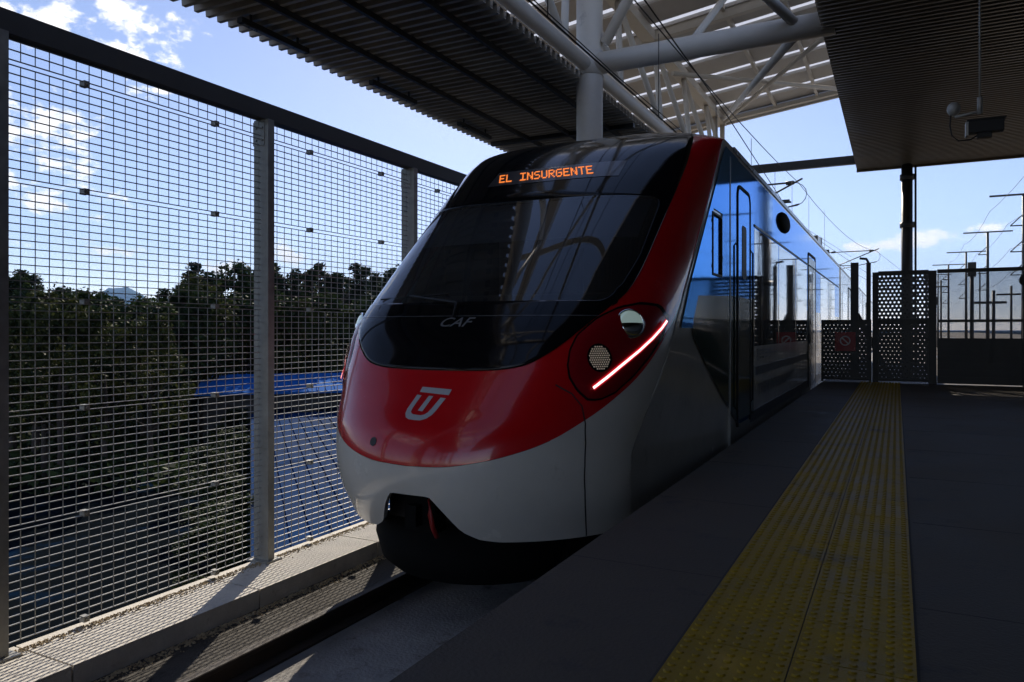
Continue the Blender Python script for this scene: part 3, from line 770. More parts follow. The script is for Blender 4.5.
# pantograph on the first carriage
pg = MB(); py_ = 19.5
pg.bar((XC-.6,py_,3.75),(XC+.6,py_,3.75),.08,.08); pg.bar((XC-.6,py_+1.2,3.75),(XC+.6,py_+1.2,3.75),.08,.08)
for sx_ in (-.5,.5):
    pg.tube([(XC+sx_,py_+1.2,3.78),(XC+sx_*.6,py_-.6,4.15),(XC+sx_*.9,py_+.5,4.5)], .03, 8)
pg.bar((XC-.85,py_+.45,4.5),(XC+.85,py_+.45,4.5),.06,.04); pg.bar((XC-.85,py_+.75,4.5),(XC+.85,py_+.75,4.5),.06,.04)
P(pg, 'pantograph', M['dark_steel'])
# wheels
for y_ in (7.4, 9.6, 24, 26.2, 29, 31.2):
    for x_ in (-4.02, -2.52):
        wh = MB(); wh.tube([(x_-.06,y_,-.62),(x_+.06,y_,-.62)], .41, 28); P(wh, 'wheel', M['dark_steel'])

# ------------------------------------------------------------------ mesh fence on the kerb
FX = -5.5; FZ0, FZ1 = -1.05, 3.42
fence = empty('mesh_fence', (FX, 0, FZ0), 'tall galvanised wire mesh fence on a concrete kerb beside the track', 'fence')
PY = [2.87+2.44*i for i in range(-4, 16)]
def fpart(mb, name, m, par=None):
    o = mb.build(name, m); o.parent = par or fence; return o
post_b = MB(); 
post_b.box(-.095,-.04,0,-.085,.04,4.3); post_b.box(.085,-.04,0,.095,.04,4.3); post_b.box(-.085,-.04,0,.085,-.03,4.3)
post_b.box(-.14,-.10,0,.14,.10,.015)
post_b.box(-.10,-.046,4.05,.05,-.04,4.28)
for z_ in (4.1,4.22):
    for x_ in (-.06,.02): post_b.tube([(x_,-.055,z_),(x_,-.046,z_)], .012, 6)
# mesh bay: bars in five joined sheets
clear = 2.44-.10
bay = MB(); nv = 24
JT = [.03, .655+.155, .81+.80, 1.61+.81, 2.42+.84, 3.26+.80, 4.22]
JT = [.045, .855, 1.66, 2.465, 3.305, 4.125, 4.30]
for i in range(nv):
    y_ = .05+.02+(clear-.04)*i/(nv-1)
    for a, c in zip(JT, JT[1:]): bay.tube([(0,y_,a+.018),(0,y_,c-.018)], .0036, 5, caps=False)
for a, c in zip(JT, JT[1:]):
    n = max(1, round((c-a-.036)/.059))
    for q in range(n+1):
        z_ = a+.018+(c-a-.036)*q/n
        bay.box(-.006,.05,z_-.0033,.006,.05+clear,z_+.0033)
bay_o = bay.build('mesh_panel', M['galv']); bay_o.parent = fence; bay_o.location = (0, PY[0], 0)
clamp = MB(); clamp.box(-.03,-.022,-.022,.03,.022,.022); clamp.tube([(.03,0,0),(.042,0,0)], .012, 8)
cl0 = None
for y_ in (.05+clear*.25, .05+clear*.77):
    for z_ in JT[:-1]:
        if cl0 is None:
            cl0 = clamp.build('clamp', M['post']); cl = cl0
        else:
            cl = cl0.copy(); col.objects.link(cl)
        cl.parent = bay_o; cl.location = (0, y_, max(z_, .05))
post0 = fpart(post_b, 'post', M['post']); post0.location = (0, PY[0], 0)
for y_ in PY[1:]:
    c = post0.copy(); col.objects.link(c); c.parent = fence; c.location = (0, y_, 0)
for y_ in PY[1:-1]:
    c = copy_tree(bay_o, fence); c.location = (0, y_, 0)
tbm = MB(); tbm.box(-.065, PY[0]-.1, 4.30, .065, PY[-1]+.1, 4.46); fpart(tbm, 'top_beam', M['beam'])

# ------------------------------------------------------------------ canopies, roof and steelwork
def corrug(y0, y1, period, h, z):
    pr = []; y_ = y0
    while y_ < y1:
        pr += [(y_, z), (y_+period*.32, z), (y_+period*.40, z+h), (y_+period*.94, z+h)]; y_ += period
    return pr
def deck_mesh(x0, x1, y0, y1, period, h, z, th=.012):
    pr = corrug(y0, y1, period, h, z); d = MB()
    d.extrude_profile(pr, x0, x1, 'X', close=False); d.extrude_profile([(u, w_+th) for u, w_ in pr], x0, x1, 'X', close=False)
    for x_ in (x0, x1):
        for a, c in zip(pr, pr[1:]): d.face([(x_,a[0],a[1]),(x_,c[0],c[1]),(x_,c[0],c[1]+th),(x_,a[0],a[1]+th)])
    return d
LZ = 5.9
lc = empty('side_canopy', (-7.2, 8, LZ), 'dark ribbed metal canopy deck high over the mesh fence, with toothed edges', 'canopy')
def C(mb, name, m, root):
    o = mb.build(name, m); o.parent = root; o.matrix_parent_inverse = Matrix.Translation(-Vector(root.location)); return o
C(deck_mesh(-9.2,-5.25,-16,40,.21,.12,LZ), 'deck', M['deck'], lc)
for x_ in (-8.75,-7.7,-6.6,-5.6):
    pu = MB(); pu.box(x_-.045,-16,LZ+.10,x_+.045,40,LZ+.26); C(pu, 'purlin', M['dark_steel'], lc)
for x_ in (-7.95,-6.9,-5.9):
    pu = MB(); pu.box(x_-.03,-16,LZ-.09,x_+.03,40,LZ-.003); C(pu, 'stringer', M['dark_steel'], lc)
for y_ in (-10.8,1.2,16.2,28.2):
    pu = MB(); pu.box(-9.0,y_-.06,LZ-.10,-5.3,y_+.06,LZ-.005); C(pu, 'cross_beam', M['dark_steel'], lc)
for i, y_ in enumerate((4.75,7.78,10.84,13.9,17.0)):
    lab = ['dark linear lamp under the ribbed canopy, nearest the viewer and out at the frame edge','long dark linear lamp under the ribbed canopy above the fence corner, largest in view','dark linear lamp under the ribbed canopy, middle one of the row','dark linear lamp under the ribbed canopy, just above the train front','dark linear lamp under the ribbed canopy, hidden behind the train front'][i]
    lm = empty('linear_lamp', (-8.55, y_, LZ-.14), lab, 'lamp', 'linear lamps under the side canopy')
    t_ = MB(); t_.box(-.05,0,-.05,.05,1.4,.03); o = t_.build('lamp_body', M['black']); o.parent = lm
    t_ = MB(); t_.box(-.035,.05,-.058,.035,1.35,-.0505); o = t_.build('lamp_diffuser', M['grey_paint']); o.parent = lm
    t_ = MB(); t_.box(-.012,.2,.03,.012,.23,.14); t_.box(-.012,1.17,.03,.012,1.2,.14); o = t_.build('lamp_bracket', M['black']); o.parent = lm

RZ = 6.1
rc_ = empty('platform_canopy', (4, 8, RZ), 'dark flat ribbed canopy over the platform on the right', 'canopy')
C(deck_mesh(-1.09,9,-22,25,.16,.05,RZ), 'deck', M['deck_dark'], rc_)
ed = MB(); ed.box(-1.10,25.0,RZ-.06,9,25.08,RZ+.5); C(ed, 'end_fascia', M['deck_dark'], rc_)
ed = MB(); ed.box(-1.095,-22,RZ+.06,9,25,RZ+.45); C(ed, 'upper_shell', M['deck_dark'], rc_)

def roofz(x): return 9.2+.124*(x+5.9)
tr_ = empty('track_roof', (-3, 4, 8.3), 'pale slatted roof with bright skylight strips over the track', 'roof')
sl = MB(); sk_ = MB(); sb = MB(); y_ = 28.3
X0, X1 = -8.9, 3.0
while y_ > 13.5:
    sl.bar(((X0),y_-.58,roofz(X0)),((X1),y_-.58,roofz(X1)),1.14,.05)
    sk_.bar((X0,y_-1.36,roofz(X0)+.02),(X1,y_-1.36,roofz(X1)+.02),.42,.012)
    sb.bar((X0,y_-1.36,roofz(X0)-.06),(X1,y_-1.36,roofz(X1)-.06),.05,.09)
    y_ -= 1.57
C(sl, 'roof_slats', M['slat'], tr_); C(sk_, 'skylight_strips', M['skylight'], tr_); C(sb, 'roof_battens', M['slat'], tr_)
fa = MB(); fa.bar((X0,28.45,roofz(X0)-.1),(X1,28.45,roofz(X1)-.1),.10,.42); fa.bar((X0,28.2,roofz(X0)-.20),(X1,28.2,roofz(X1)-.20),.22,.12); C(fa, 'fascia', M['white_steel'], tr_)
for x_ in (-3.9,-2.5):
    pu = MB(); pu.bar((x_,12.6,roofz(x_)-.12),(x_,28.3,roofz(x_)-.12),.09,.12); C(pu, 'purlin', M['white_steel'], tr_)
for x_ in (-5.9,):
    pu = MB(); pu.bar((x_,12.6,roofz(x_)-.16),(x_,28.3,roofz(x_)-.16),.16,.2); C(pu, 'edge_purlin', M['white_steel'], tr_)

# main frame: tie pipes, longitudinal trusses on the column line
FR = empty('roof_frame', (-5.2, 1.2, 6.25), 'white tubular steel frame and trusses carrying the roof above the train', 'roof frame')
FY = (-10.8, 1.2, 13.2)
for y_ in FY:
    q = MB(); q.tube([(-5.2,y_,6.25),(-.9,y_,6.25)], .20, 20); C(q, 'tie_pipe', M['white_steel'], FR)
    q = MB(); q.tube([(-4.9,y_,6.6),(-3.2,y_,roofz(-3.2)-.2)], .10, 12); C(q, 'strut', M['white_steel'], FR)
    q = MB(); q.tube([(-1.5,y_+.1,6.2),(-5.7,y_+14.6,8.95)], .085, 12); C(q, 'plan_brace', M['white_steel'], FR)
    q = MB(); q.tube([(-1.5,y_-.1,6.3),(-5.7,y_-9.4,8.9)], .085, 12); C(q, 'plan_brace', M['white_steel'], FR)
    q = MB(); q.bar((-6.4,y_,roofz(-6.4)-.22),(2.9,y_,roofz(2.9)-.22),.22,.28); C(q, 'rafter', M['white_steel'], FR)
    q = MB(); q.bar((-6.4,y_+6,roofz(-6.4)-.22),(2.9,y_+6,roofz(2.9)-.22),.18,.24); C(q, 'rafter', M['white_steel'], FR)
for a9, b9 in (((-5.1,13.4,6.4),(-2.2,19.5,8.9)),((-1.3,13.4,6.35),(-3.4,19.5,8.75)),((-5.6,20.5,8.4),(-1.6,27.6,9.4)),((-1.4,20.5,8.9),(-5.6,27.6,8.8)),((-3.2,13.2,6.4),(-3.2,17.2,9.1))):
    q = MB(); q.tube([a9, b9], .07, 10); C(q, 'roof_brace', M['white_steel'], FR)
q = MB(); q.tube([(-5.22,-20,6.22),(-5.22,28.2,6.22)], .14, 16); C(q, 'lower_chord', M['white_steel'], FR)
q = MB(); q.bar((-5.85,-20,9.0),(-5.85,28.4,9.0),.34,.26); C(q, 'upper_chord', M['white_steel'], FR)
for i in range(15):
    y_ = -18+3*i
    q = MB(); q.tube([(-5.2,y_,6.3),(-5.8,y_+1.5,8.9)], .07, 10); C(q, 'truss_web', M['white_steel'], FR)
    q = MB(); q.tube([(-5.2,y_+3,6.3),(-5.8,y_+1.5,8.9)], .07, 10); C(q, 'truss_web', M['white_steel'], FR)
q = MB(); q.tube([(-5.8,28.2,-1.1),(-5.8,28.2,9.0)], .09, 12); C(q, 'end_post', M['white_steel'], FR)
q = MB(); q.tube([(-5.8,27.0,-1.1),(-5.8,27.0,9.0)], .09, 12); C(q, 'end_post', M['white_steel'], FR)
q = MB(); q.bar((-5.0,25.15,6.45),(-1.09,25.15,6.45),.16,.26); C(q, 'end_beam', M['dark_steel'], FR)
for i, y_ in enumerate((1.2,13.2,-10.8)):
    q = MB(); q.tube([(-5.2,y_,-1.05),(-5.2,y_,9.2)], .25, 32, caps=False); q.tube([(-5.2,y_,-1.05),(-5.2,y_,-1.02)], .36, 24)
    q.tube([(-5.2,y_,6.02),(-5.2,y_,6.48)], .262, 32)
    tag(q.build('round_column', M['white_steel']), ['thick round white column beside the fence, outside the frame to the left','thick round white column rising behind the train front','thick round white column far behind the viewer'][i], 'column', 'round columns of the roof frame')
# canopy post at the far end with its downpipe collars
cp_ = empty('canopy_post', (.26, 24.6, 0), 'slim dark steel post with collars under the far end of the platform canopy', 'post')
q = MB(); q.tube([(0,0,-1.2),(0,0,6.05)], .15, 14); o = q.build('shaft', M['dark_steel']); o.parent = cp_
for z_ in (2.6,4.2,5.6):
    q = MB(); q.tube([(0,0,z_),(0,0,z_+.16)], .19, 14); o = q.build('collar', M['dark_steel']); o.parent = cp_
q = MB(); q.tube([(.22,0,-.5),(.22,0,6.0)], .03, 8); o = q.build('downpipe', M['dark_steel']); o.parent = cp_

q = MB(); q.box(8.6,-24,-1.0,8.9,18.8,6.05); tag(q.build('light_block_wall', M['dark_steel']), 'unseen dark wall added to the right of the viewer to cut sky light', 'wall')  # added out of view to keep sky light off platform and train
# ------------------------------------------------------------------ security camera hanging from the platform canopy
sc_ = empty('security_camera', (.885, 10.5, 3.7), 'black security camera hanging on a thin pole from the platform canopy', 'security camera')
def SC(mb, name, m): o = mb.build(name, m); o.parent = sc_; return o
q = MB(); q.tube([(0,0,.30),(0,0,2.4)], .012, 8); SC(q, 'drop_pole', M['galv'])
q = MB(); q.tube([(0,0,.30),(0,0,.10)], .03, 10); q.tube([(-.26,.02,.10),(0,0,.13)], .018, 8); SC(q, 'arm', M['galv'])
q = MB(); rows = []
for b_ in range(9):
    ph = -math.pi/2+math.pi*b_/8; rows.append([Vector((-.27,.02,.20))+Vector((.075*math.cos(ph)*math.cos(a*math.pi/8), .075*math.cos(ph)*math.sin(a*math.pi/8), .085*math.sin(ph))) for a in range(17)])
q.grid(rows); SC(q, 'dome', M['galv'])
q = MB(); q.box(-.12,-.07,-.13,.24,.07,.01); q.box(-.14,-.085,.01,.26,.085,.025); SC(q, 'camera_body', M['black'])
q = MB(); q.box(-.150,-.07,-.16,-.122,.07,.005); SC(q, 'lens_hood', M['galv'])
q = MB(); q.tube([(-.30,.02,.14),(-.31,.02,.0),(-.29,.02,-.12),(-.22,.0,-.2),(-.1,0,-.2),(.0,0,-.14)], .009, 6); q.box(-.03,-.04,-.19,.12,.04,-.13); SC(q, 'cable_loop', M['cable'])

# ------------------------------------------------------------------ platform end: barrier, gate, mesh screen
GY = 18.9
def screen(root, x0, x1, z0, z1, m, name, y=0):
    q = MB(); q.box(x0, y-.004, z0, x1, y+.004, z1); o = q.build(name, m); o.parent = root; return o
def frame_part(root, name, boxes, m):
    q = MB()
    for b_ in boxes: q.box(*b_)
    o = q.build(name, m); o.parent = root; return o
bar_ = empty('platform_barrier', (-1.06, GY, 0), 'low perforated metal barrier with a red sign beside the train', 'barrier')
frame_part(bar_, 'barrier_frame', [(-.53,-.03,0,-.48,.03,1.42),(.49,-.03,0,.54,.03,1.42),(-.53,-.032,1.38,.54,.032,1.44),(-.48,-.02,.04,.49,.02,.09)], M['dark_steel'])
screen(bar_, -.48, .49, .09, 1.38, M['perf_low'], 'barrier_panel')
ns_ = empty('prohibition_sign', (-1.07, GY-.05, .95), 'small dark red prohibition sign hung on the low barrier', 'sign')
q = MB(); q.box(-.22,-.006,-.24,.22,.006,.20); o = q.build('sign_plate', M['sign_red']); o.parent = ns_
q = MB(); N_ = 28
q.grid([[(.115*math.cos(6.2832*i/N_), -.0085, .115*math.sin(6.2832*i/N_)) for i in range(N_+1)], [(.088*math.cos(6.2832*i/N_), -.0085, .088*math.sin(6.2832*i/N_)) for i in range(N_+1)]], sm=False)
q.face([(-.075,-.0087,.055),(-.055,-.0087,.075),(.075,-.0087,-.055),(.055,-.0087,-.075)])
o = q.build('prohibition_symbol', M['sign_grey']); o.parent = ns_
gt = empty('perforated_gate', (.12, GY, 0), 'tall perforated metal gate across the end of the platform', 'gate')
frame_part(gt, 'gate_frame', [(-.62,-.05,0,-.50,.05,2.52),(.50,-.05,0,.66,.05,2.52),(-.5,-.04,2.44,.5,.04,2.54),(-.5,-.04,1.36,.5,.04,1.44),(-.5,-.03,.04,.5,.03,.10)], M['dark_steel'])
screen(gt, -.5, .5, 1.44, 2.44, M['perf'], 'upper_panel'); screen(gt, -.5, .5, .10, 1.36, M['perf_low'], 'lower_panel')
rs = empty('mesh_screen', (1.58, GY, 0), 'tall fine mesh screen right of the gate, with views of masts', 'screen')
frame_part(rs, 'screen_frame', [(-.79,-.04,2.46,9,.04,2.54),(-.79,-.04,1.37,9,.04,1.43),(-.79,-.03,.02,9,.03,.07),(.78,-.08,0,.92,.08,2.7),(2.3,-.05,0,2.4,.05,2.46),(3.9,-.05,0,4.0,.05,2.46),(.0,-.02,1.43,.025,.02,2.46)], M['dark_steel'])
screen(rs, -.79, 7.2, 1.43, 2.46, M['mesh_fine'], 'upper_mesh')
screen(rs, -.79, 7.4, 1.02, 1.37, M['mesh_fine'], 'middle_mesh')
q = MB(); q.box(-.79,-.004,.07,7.4,.004,1.02)
for i in range(6): q.box(-.79,-.02,.07+i*.155,7.4,-.004,.07+i*.155+.1)
o = q.build('lower_panel', M['dark_steel']); o.parent = rs
bx = empty('wall_bell', (2.42, GY-.12, 2.25), 'dark round device on the post at the right frame edge', 'device')
q = MB(); q.tube([(0,-.1,0),(0,.0,0)], .14, 24); o = q.build('housing', M['black']); o.parent = bx
for i, (x_, y_, h, lab) in enumerate(((-.95,20.6,1.95,'stout dark steel post with a raking brace behind the low barrier'),(-.62,20.2,1.9,'thin dark steel post with a bent top beside the gate'))):
    sp_ = empty('steel_post', (x_, y_, 0), lab, 'post')
    q = MB(); q.box(-.09 if i == 0 else -.05,-.06,-1.2,.09 if i == 0 else .05,.06,h+.95)
    o = q.build('shaft', M['dark_steel']); o.parent = sp_
    q = MB()
    if i == 0: q.bar((.05,0,1.6),(.95,.4,-.3),.1,.1)
    else: q.tube([(0,0,h+.95),(-.05,0,h+1.05),(-.2,0,h+1.07)], .03, 8)
    o = q.build('brace' if i == 0 else 'bent_top', M['dark_steel']); o.parent = sp_

# ------------------------------------------------------------------ overhead line
def sagwire(y0, y1, x, z, sag, n=12): return [(x, y0+(y1-y0)*i/n, z-sag*4*(i/n)*(1-i/n)) for i in range(n+1)]
q = MB(); q.tube([(XC,-25,4.5),(XC,29.3,4.5),(-1.4,60,4.5),(1.5,95,4.5),(6,140,4.5)], .011, 6); tag(q.build('contact_wire', M['cable']), 'thin straight contact wire running above the train roof', 'wire')
q = MB(); q.tube(sagwire(-25,2,XC,5.75,.12)+[(XC,2+27.3*i/10,5.75+.95*(i/10)**2) for i in range(1,11)]+[(-1.4-1.87*(1-i/8),29.3+30.7*i/8,6.7+.3*i/8-.6*4*(i/8)*(1-i/8)) for i in range(1,9)]+[(1.5,95,7.0),(6,140,7.0)], .011, 6)
tag(q.build('messenger_wire', M['cable']), 'sagging messenger wire above the contact wire', 'wire')
for i in range(9):
    y_ = 3+i*4.1; x_ = XC if y_ < 29.3 else XC+1.87*(y_-29.3)/30.7
    q = MB(); q.tube([(x_,y_,4.5),(x_,y_,5.68+(max(0,min(y_,29.3)-2)/27.3)**2*.9)], .007, 5)
    tag(q.build('dropper_wire', M['cable']), 'short vertical dropper wire linking the two overhead wires', 'wire', 'droppers of the overhead line')
for pts, lab in (([(-4.6,-20,6.0),(-4.6,13,5.9),(-4.5,30,6.1),(-3,60,6.6)], 'thin feeder cable passing in front of the round column'), ([(-2.2,-20,5.2),(-2.6,13,4.9),(-3.2,29,5.0),(-1.6,60,5.1)], 'lower thin cable slanting over the train roof')):
    q = MB(); q.tube(pts, .010, 6); tag(q.build('feeder_cable', M['cable']), lab, 'cable')
# masts with brackets on the left of the track
def track_mast(y_, x_, tip, zt, lab):
    r_ = empty('catenary_mast', (x_, y_, -1.2), lab, 'mast', 'masts carrying the overhead line')
    q = MB(); q.box(-.11,-.11,0,.11,.11,8.4); o = q.build('pole', M['dark_steel']); o.parent = r_
    dx = tip-x_
    q = MB(); q.tube([(0,0,zt+1.18),(dx*.97,0,zt+1.2)], .035, 8); q.tube([(0,0,zt-.1),(dx*1.06,0,zt+1.32)], .035, 8); q.tube([(dx*.3,0,zt-.05),(dx*1.02,0,zt+.38)], .028, 8); q.tube([(0,0,zt+.2),(dx*.5,0,zt+.15)], .03, 8)
    o = q.build('bracket', M['dark_steel']); o.parent = r_
    for u in (.12,.9):
        q = MB(); q.tube([(dx*u-.14,0,zt+1.19),(dx*u+.14,0,zt+1.19)], .075, 10); o = q.build('insulator', M['dark_steel']); o.parent = r_
    q = MB(); q.tube([(dx*.93,0,zt+1.2)]+[(dx*.93+.5*math.sin(a*.4), .0, zt+.75+.45*math.cos(a*.4)) for a in range(0,9)], .014, 6); o = q.build('jumper_cable', M['cable']); o.parent = r_
track_mast(29.3, -6.0, XC, 6.7, 'dark mast behind the train whose bracket reaches over the roof, nearer one')
track_mast(60, -4.6, -1.35, 7.0, 'dark mast at the far end of the train with a bracket over the track')
track_mast(95, -2.0, 1.4, 7.0, 'small distant dark mast beyond the train end')
# T-topped line masts on the right
def line_mast(x_, y_, lab, h=9.4):
    r_ = empty('line_mast', (x_, y_, -1.2), lab, 'mast', 'masts with crossarms right of the tracks')
    q = MB(); q.tube([(0,0,0),(0,0,h)], [.13,.08], 10); o = q.build('pole', M['dark_steel']); o.parent = r_
    q = MB(); q.bar((-1.5,0,h),(1.5,0,h),.09,.09); o = q.build('crossarm', M['dark_steel']); o.parent = r_
    for z_, L in ((h-1.15,1.3),(h-2.5,1.3),(h-3.7,1.3)):
        q = MB(); q.tube([(0,0,z_-.45),(-L*.45,0,z_-.45)], .035, 6); q.tube([(0,0,z_+.15),(-L*.45,0,z_-.45)], .03, 6)
        o = q.build('arm', M['dark_steel']); o.parent = r_
for i, (x_, y_) in enumerate(((5.8,46),(5.75,62.6),(5.5,77.7),(4.9,92),(4.6,108),(4.6,125))):
    line_mast(x_, y_, ['dark line mast with crossarms at the right frame edge, nearest of its row','tall dark T-topped line mast, largest one clear of the frame edge','dark T-topped line mast, second clear one of the row','dark T-topped line mast, third and smaller one of the row','small dark T-topped line mast, fourth of the row','smallest dark T-topped line mast, last of the row'][i])
for x_, z_ in ((4.3,7.4),(5.1,6.7),(5.2,5.4),(5.2,4.2)):
    q = MB(); ys = [20,46,62.6,77.7,92,108,125]
    pts = []
    for a, c in zip(ys, ys[1:]): pts += sagwire(a, c, x_, z_, .35, 6)[:-1]
    q.tube(pts+[(x_,125,z_)], .010, 5); tag(q.build('line_wire', M['cable']), 'thin wire strung between the line masts on the right', 'wire', 'wires between the line masts')
for i, (x_, y_, h) in enumerate(((2.6,34,5.0),(3.9,40,4.2),(1.6,52,6.0),(3.2,70,6.5),(2.3,58,4.6),(6.4,56,5.2))):
    r_ = empty('signal_post', (x_, y_, -1.2), 'thin dark post standing in the yard beyond the mesh screen', 'post', 'thin posts in the yard')
    q = MB(); q.tube([(0,0,0),(0,0,h)], .07, 8); o = q.build('pole', M['dark_steel']); o.parent = r_
    q = MB(); q.box(-.14,-.1,h-.5,.14,.1,h+.05) if i % 2 == 0 else q.box(-.8,-.05,h-.6,.5,.05,h-.5); o = q.build('signal_head' if i % 2 == 0 else 'arm', M['dark_steel']); o.parent = r_
# yard tracks in the sun
for i, x_ in enumerate((3.0,4.5,8,9.5,13,14.5)):
    q = MB(); q.extrude_profile([(x_-.036,TRK),(x_+.036,TRK),(x_+.036,TRK+.17),(x_-.036,TRK+.17)], 32, 400)
    tag(q.build('rail', M['rail_top']), 'sunlit steel rail in the yard beyond the mesh screen', 'rail', 'rails in the yard')
# low buildings far beyond the tracks
def low_building(x, y, z, w, d, h, rz, lab, roofm, slope=.5, wallm=None):
    r_ = empty('low_building', (x, y, z), lab, 'building', None, rz)
    q = MB(); q.box(-w/2,-d/2,0,w/2,d/2,h); o = q.build('wall', wallm or M['pale_wall']); o.parent = r_
    q = MB(); ov = .4
    q_ = h; h = h+.08
    q.face([(-w/2-ov,-d/2-ov,h-.02),(w/2+ov,-d/2-ov,h-.02),(w/2+ov,d/2+ov,h+slope),(-w/2-ov,d/2+ov,h+slope)])
    q.face([(-w/2-ov,-d/2-ov,h-.14),(w/2+ov,-d/2-ov,h-.14),(w/2+ov,d/2+ov,h+slope-.12),(-w/2-ov,d/2+ov,h+slope-.12)][::-1])
    for a, c in (((-w/2-ov,-d/2-ov,h-.14),(w/2+ov,-d/2-ov,h-.14)),((w/2+ov,-d/2-ov,h-.14),(w/2+ov,d/2+ov,h+slope-.12)),((w/2+ov,d/2+ov,h+slope-.12),(-w/2-ov,d/2+ov,h+slope-.12)),((-w/2-ov,d/2+ov,h+slope-.12),(-w/2-ov,-d/2-ov,h-.14))):
        q.face([a, c, (c[0],c[1],c[2]+.12), (a[0],a[1],a[2]+.12)])
    xx = -w/2
    while xx < w/2:
        q.bar((xx,-d/2-ov,h+.01),(xx,d/2+ov,h+slope+.03),.05,.05); xx += .5
    o = q.build('roof', roofm); o.parent = r_
    h = q_; xx = -w/2+1.2
    while xx < w/2-1:
        q = MB(); q.box(xx,-d/2-.03,h*.3,xx+1.1,-d/2+.01,h*.75); xx += 2.4
        o = q.build('window', M['side_glass']); o.parent = r_
def ray(px, zc):
    """a place on the terrain from a bearing (pixels right of the lens axis at 740 px focal length) and a depth"""
    xc = (px-512)/740*zc; co, si = math.cos(math.atan(385/740)), math.sin(math.atan(385/740))
    return xc*co-zc*si, xc*si+zc*co
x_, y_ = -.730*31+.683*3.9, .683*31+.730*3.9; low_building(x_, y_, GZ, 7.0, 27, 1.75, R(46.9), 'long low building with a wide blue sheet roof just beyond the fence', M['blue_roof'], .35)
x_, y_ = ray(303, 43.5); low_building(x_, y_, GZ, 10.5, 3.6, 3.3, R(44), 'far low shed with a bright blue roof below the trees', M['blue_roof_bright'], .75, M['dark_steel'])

# ------------------------------------------------------------------ trees
def crown_mesh(kind, seed):
    rd = random.Random(seed); mb = MB(); blobs = []
    if kind == 'pine':
        H = 10
        for i in range(26):
            z_ = 2.2+7.6*i/25; rr = (1-(z_-2)/8.1)*2.1*rd.uniform(.7,1.15)+.18
            for q_ in range(max(2, int(5*rr))):
                a = rd.random()*6.283; L = rr*rd.uniform(.55,1.1); blobs.append((math.cos(a)*L*.75, math.sin(a)*L*.75, z_-.15*L, .28+.22*rr))
        n, sz = 46, (.07,.17)
    else:
        for i in range(34):
            a = rd.random()*6.283; zz = rd.uniform(0,1); rr = 2.9*math.sin(math.pi*(.18+.78*zz))**.7*rd.uniform(.45,1)
            blobs.append((math.cos(a)*rr, math.sin(a)*rr, 3.2+6.4*zz+rd.uniform(-.3,.5), rd.uniform(.55,1.05)))
        n, sz = 135, (.08,.20)
    if kind != 'pine':
        for i in range(16):
            a = rd.random()*6.283; rr = rd.uniform(.2,2.6); blobs.append((math.cos(a)*rr, math.sin(a)*rr, 9.9-rr*.75+rd.uniform(-.4,.5), rd.uniform(.18,.38)))
    for bx_, by_, bz_, br in blobs:
        for i in range(n):
            d = Vector((rd.gauss(0,1), rd.gauss(0,1), rd.gauss(0,.8))).normalized()*br*rd.uniform(.35,1.08)
            c = Vector((bx_,by_,bz_))+d; s_ = rd.uniform(*sz)
            u_ = Vector((rd.gauss(0,1),rd.gauss(0,1),rd.gauss(0,.6))).normalized(); v_ = u_.cross(Vector((rd.gauss(0,1),rd.gauss(0,1),rd.gauss(0,1)))).normalized()
            mb.face([c-u_*s_-v_*s_*.4, c+u_*s_*.2-v_*s_*.6, c+u_*s_+v_*s_*.1, c-u_*s_*.1+v_*s_*.6])
    return mb
def trunk_mesh(kind, seed):
    rd = random.Random(seed); mb = MB(); top = 9.3 if kind == 'pine' else 6.5
    mb.tube([(0,0,-.5),(.05,0,2),(-.05,.08,4.5),(.02,0,top)], [.26,.2,.15,.03], 8)
    for i in range(9):
        z_ = rd.uniform(2.4,top-1.2); a = rd.random()*6.283; L = rd.uniform(1.1,2.3)*(1 if kind != 'pine' else (1.1-z_/10))
        mb.tube([(0,0,z_),(math.cos(a)*L*.6,math.sin(a)*L*.6,z_+L*.35),(math.cos(a)*L,math.sin(a)*L,z_+L*.6)], [.08,.05,.02], 5)
    return mb
PROTO = {}
def tree(kind, seed, leaf, loc, h, wscale, rz, lab, group):
    key = (kind, seed, leaf)
    r_ = empty('pine_tree' if kind == 'pine' else 'tree', loc, lab, 'tree', group, rz)
    r_.scale = (h/10*wscale, h/10*wscale, h/10)
    if key not in PROTO:
        c = crown_mesh(kind, seed).build('crown', M[leaf]); t = trunk_mesh(kind, seed).build('trunk', M['bark']); PROTO[key] = (c, t); cc, tt_ = c, t
    else:
        cc, tt_ = [o.copy() for o in PROTO[key]]; col.objects.link(cc); col.objects.link(tt_)
    cc.parent = r_; tt_.parent = r_
    return r_
rd = random.Random(3)
LAB = {'leaf_dark':('dark broadleaf tree in the wooded row beyond the mesh fence','dark broadleaf trees beyond the fence'),
       'leaf_mid':('lighter olive tree with sunlit leaves in front of the dark row','olive trees beyond the fence'),
       'leaf_pine':('slender dark pine with a pointed top beyond the fence','pines beyond the fence')}
def put(kind, leaf, px, zc, py, wsc=1.0):
    x_, y_ = ray(px, zc); top = 1.2+(330-py)*zc/740
    tree(kind, rd.choice((1,2)) if kind == 'pine' else rd.choice((3,4,5)), leaf, (x_, y_, GZ), top-GZ, wsc, rd.random()*6, *LAB[leaf])
for px, py in ((-60,270),(-25,268),(8,276),(22,270),(38,275),(62,288),(80,291),(98,297),(122,299),(140,298),(160,289),(182,280),(193,263),(208,273),(222,276),(238,270),(250,266)):
    k9 = 'broad' if rd.random() < .5 else 'pine'; put(k9, 'leaf_dark' if k9 == 'broad' else 'leaf_pine', px+rd.uniform(-4,4), rd.uniform(48,62), py, .8 if k9 == 'broad' else 1.2)
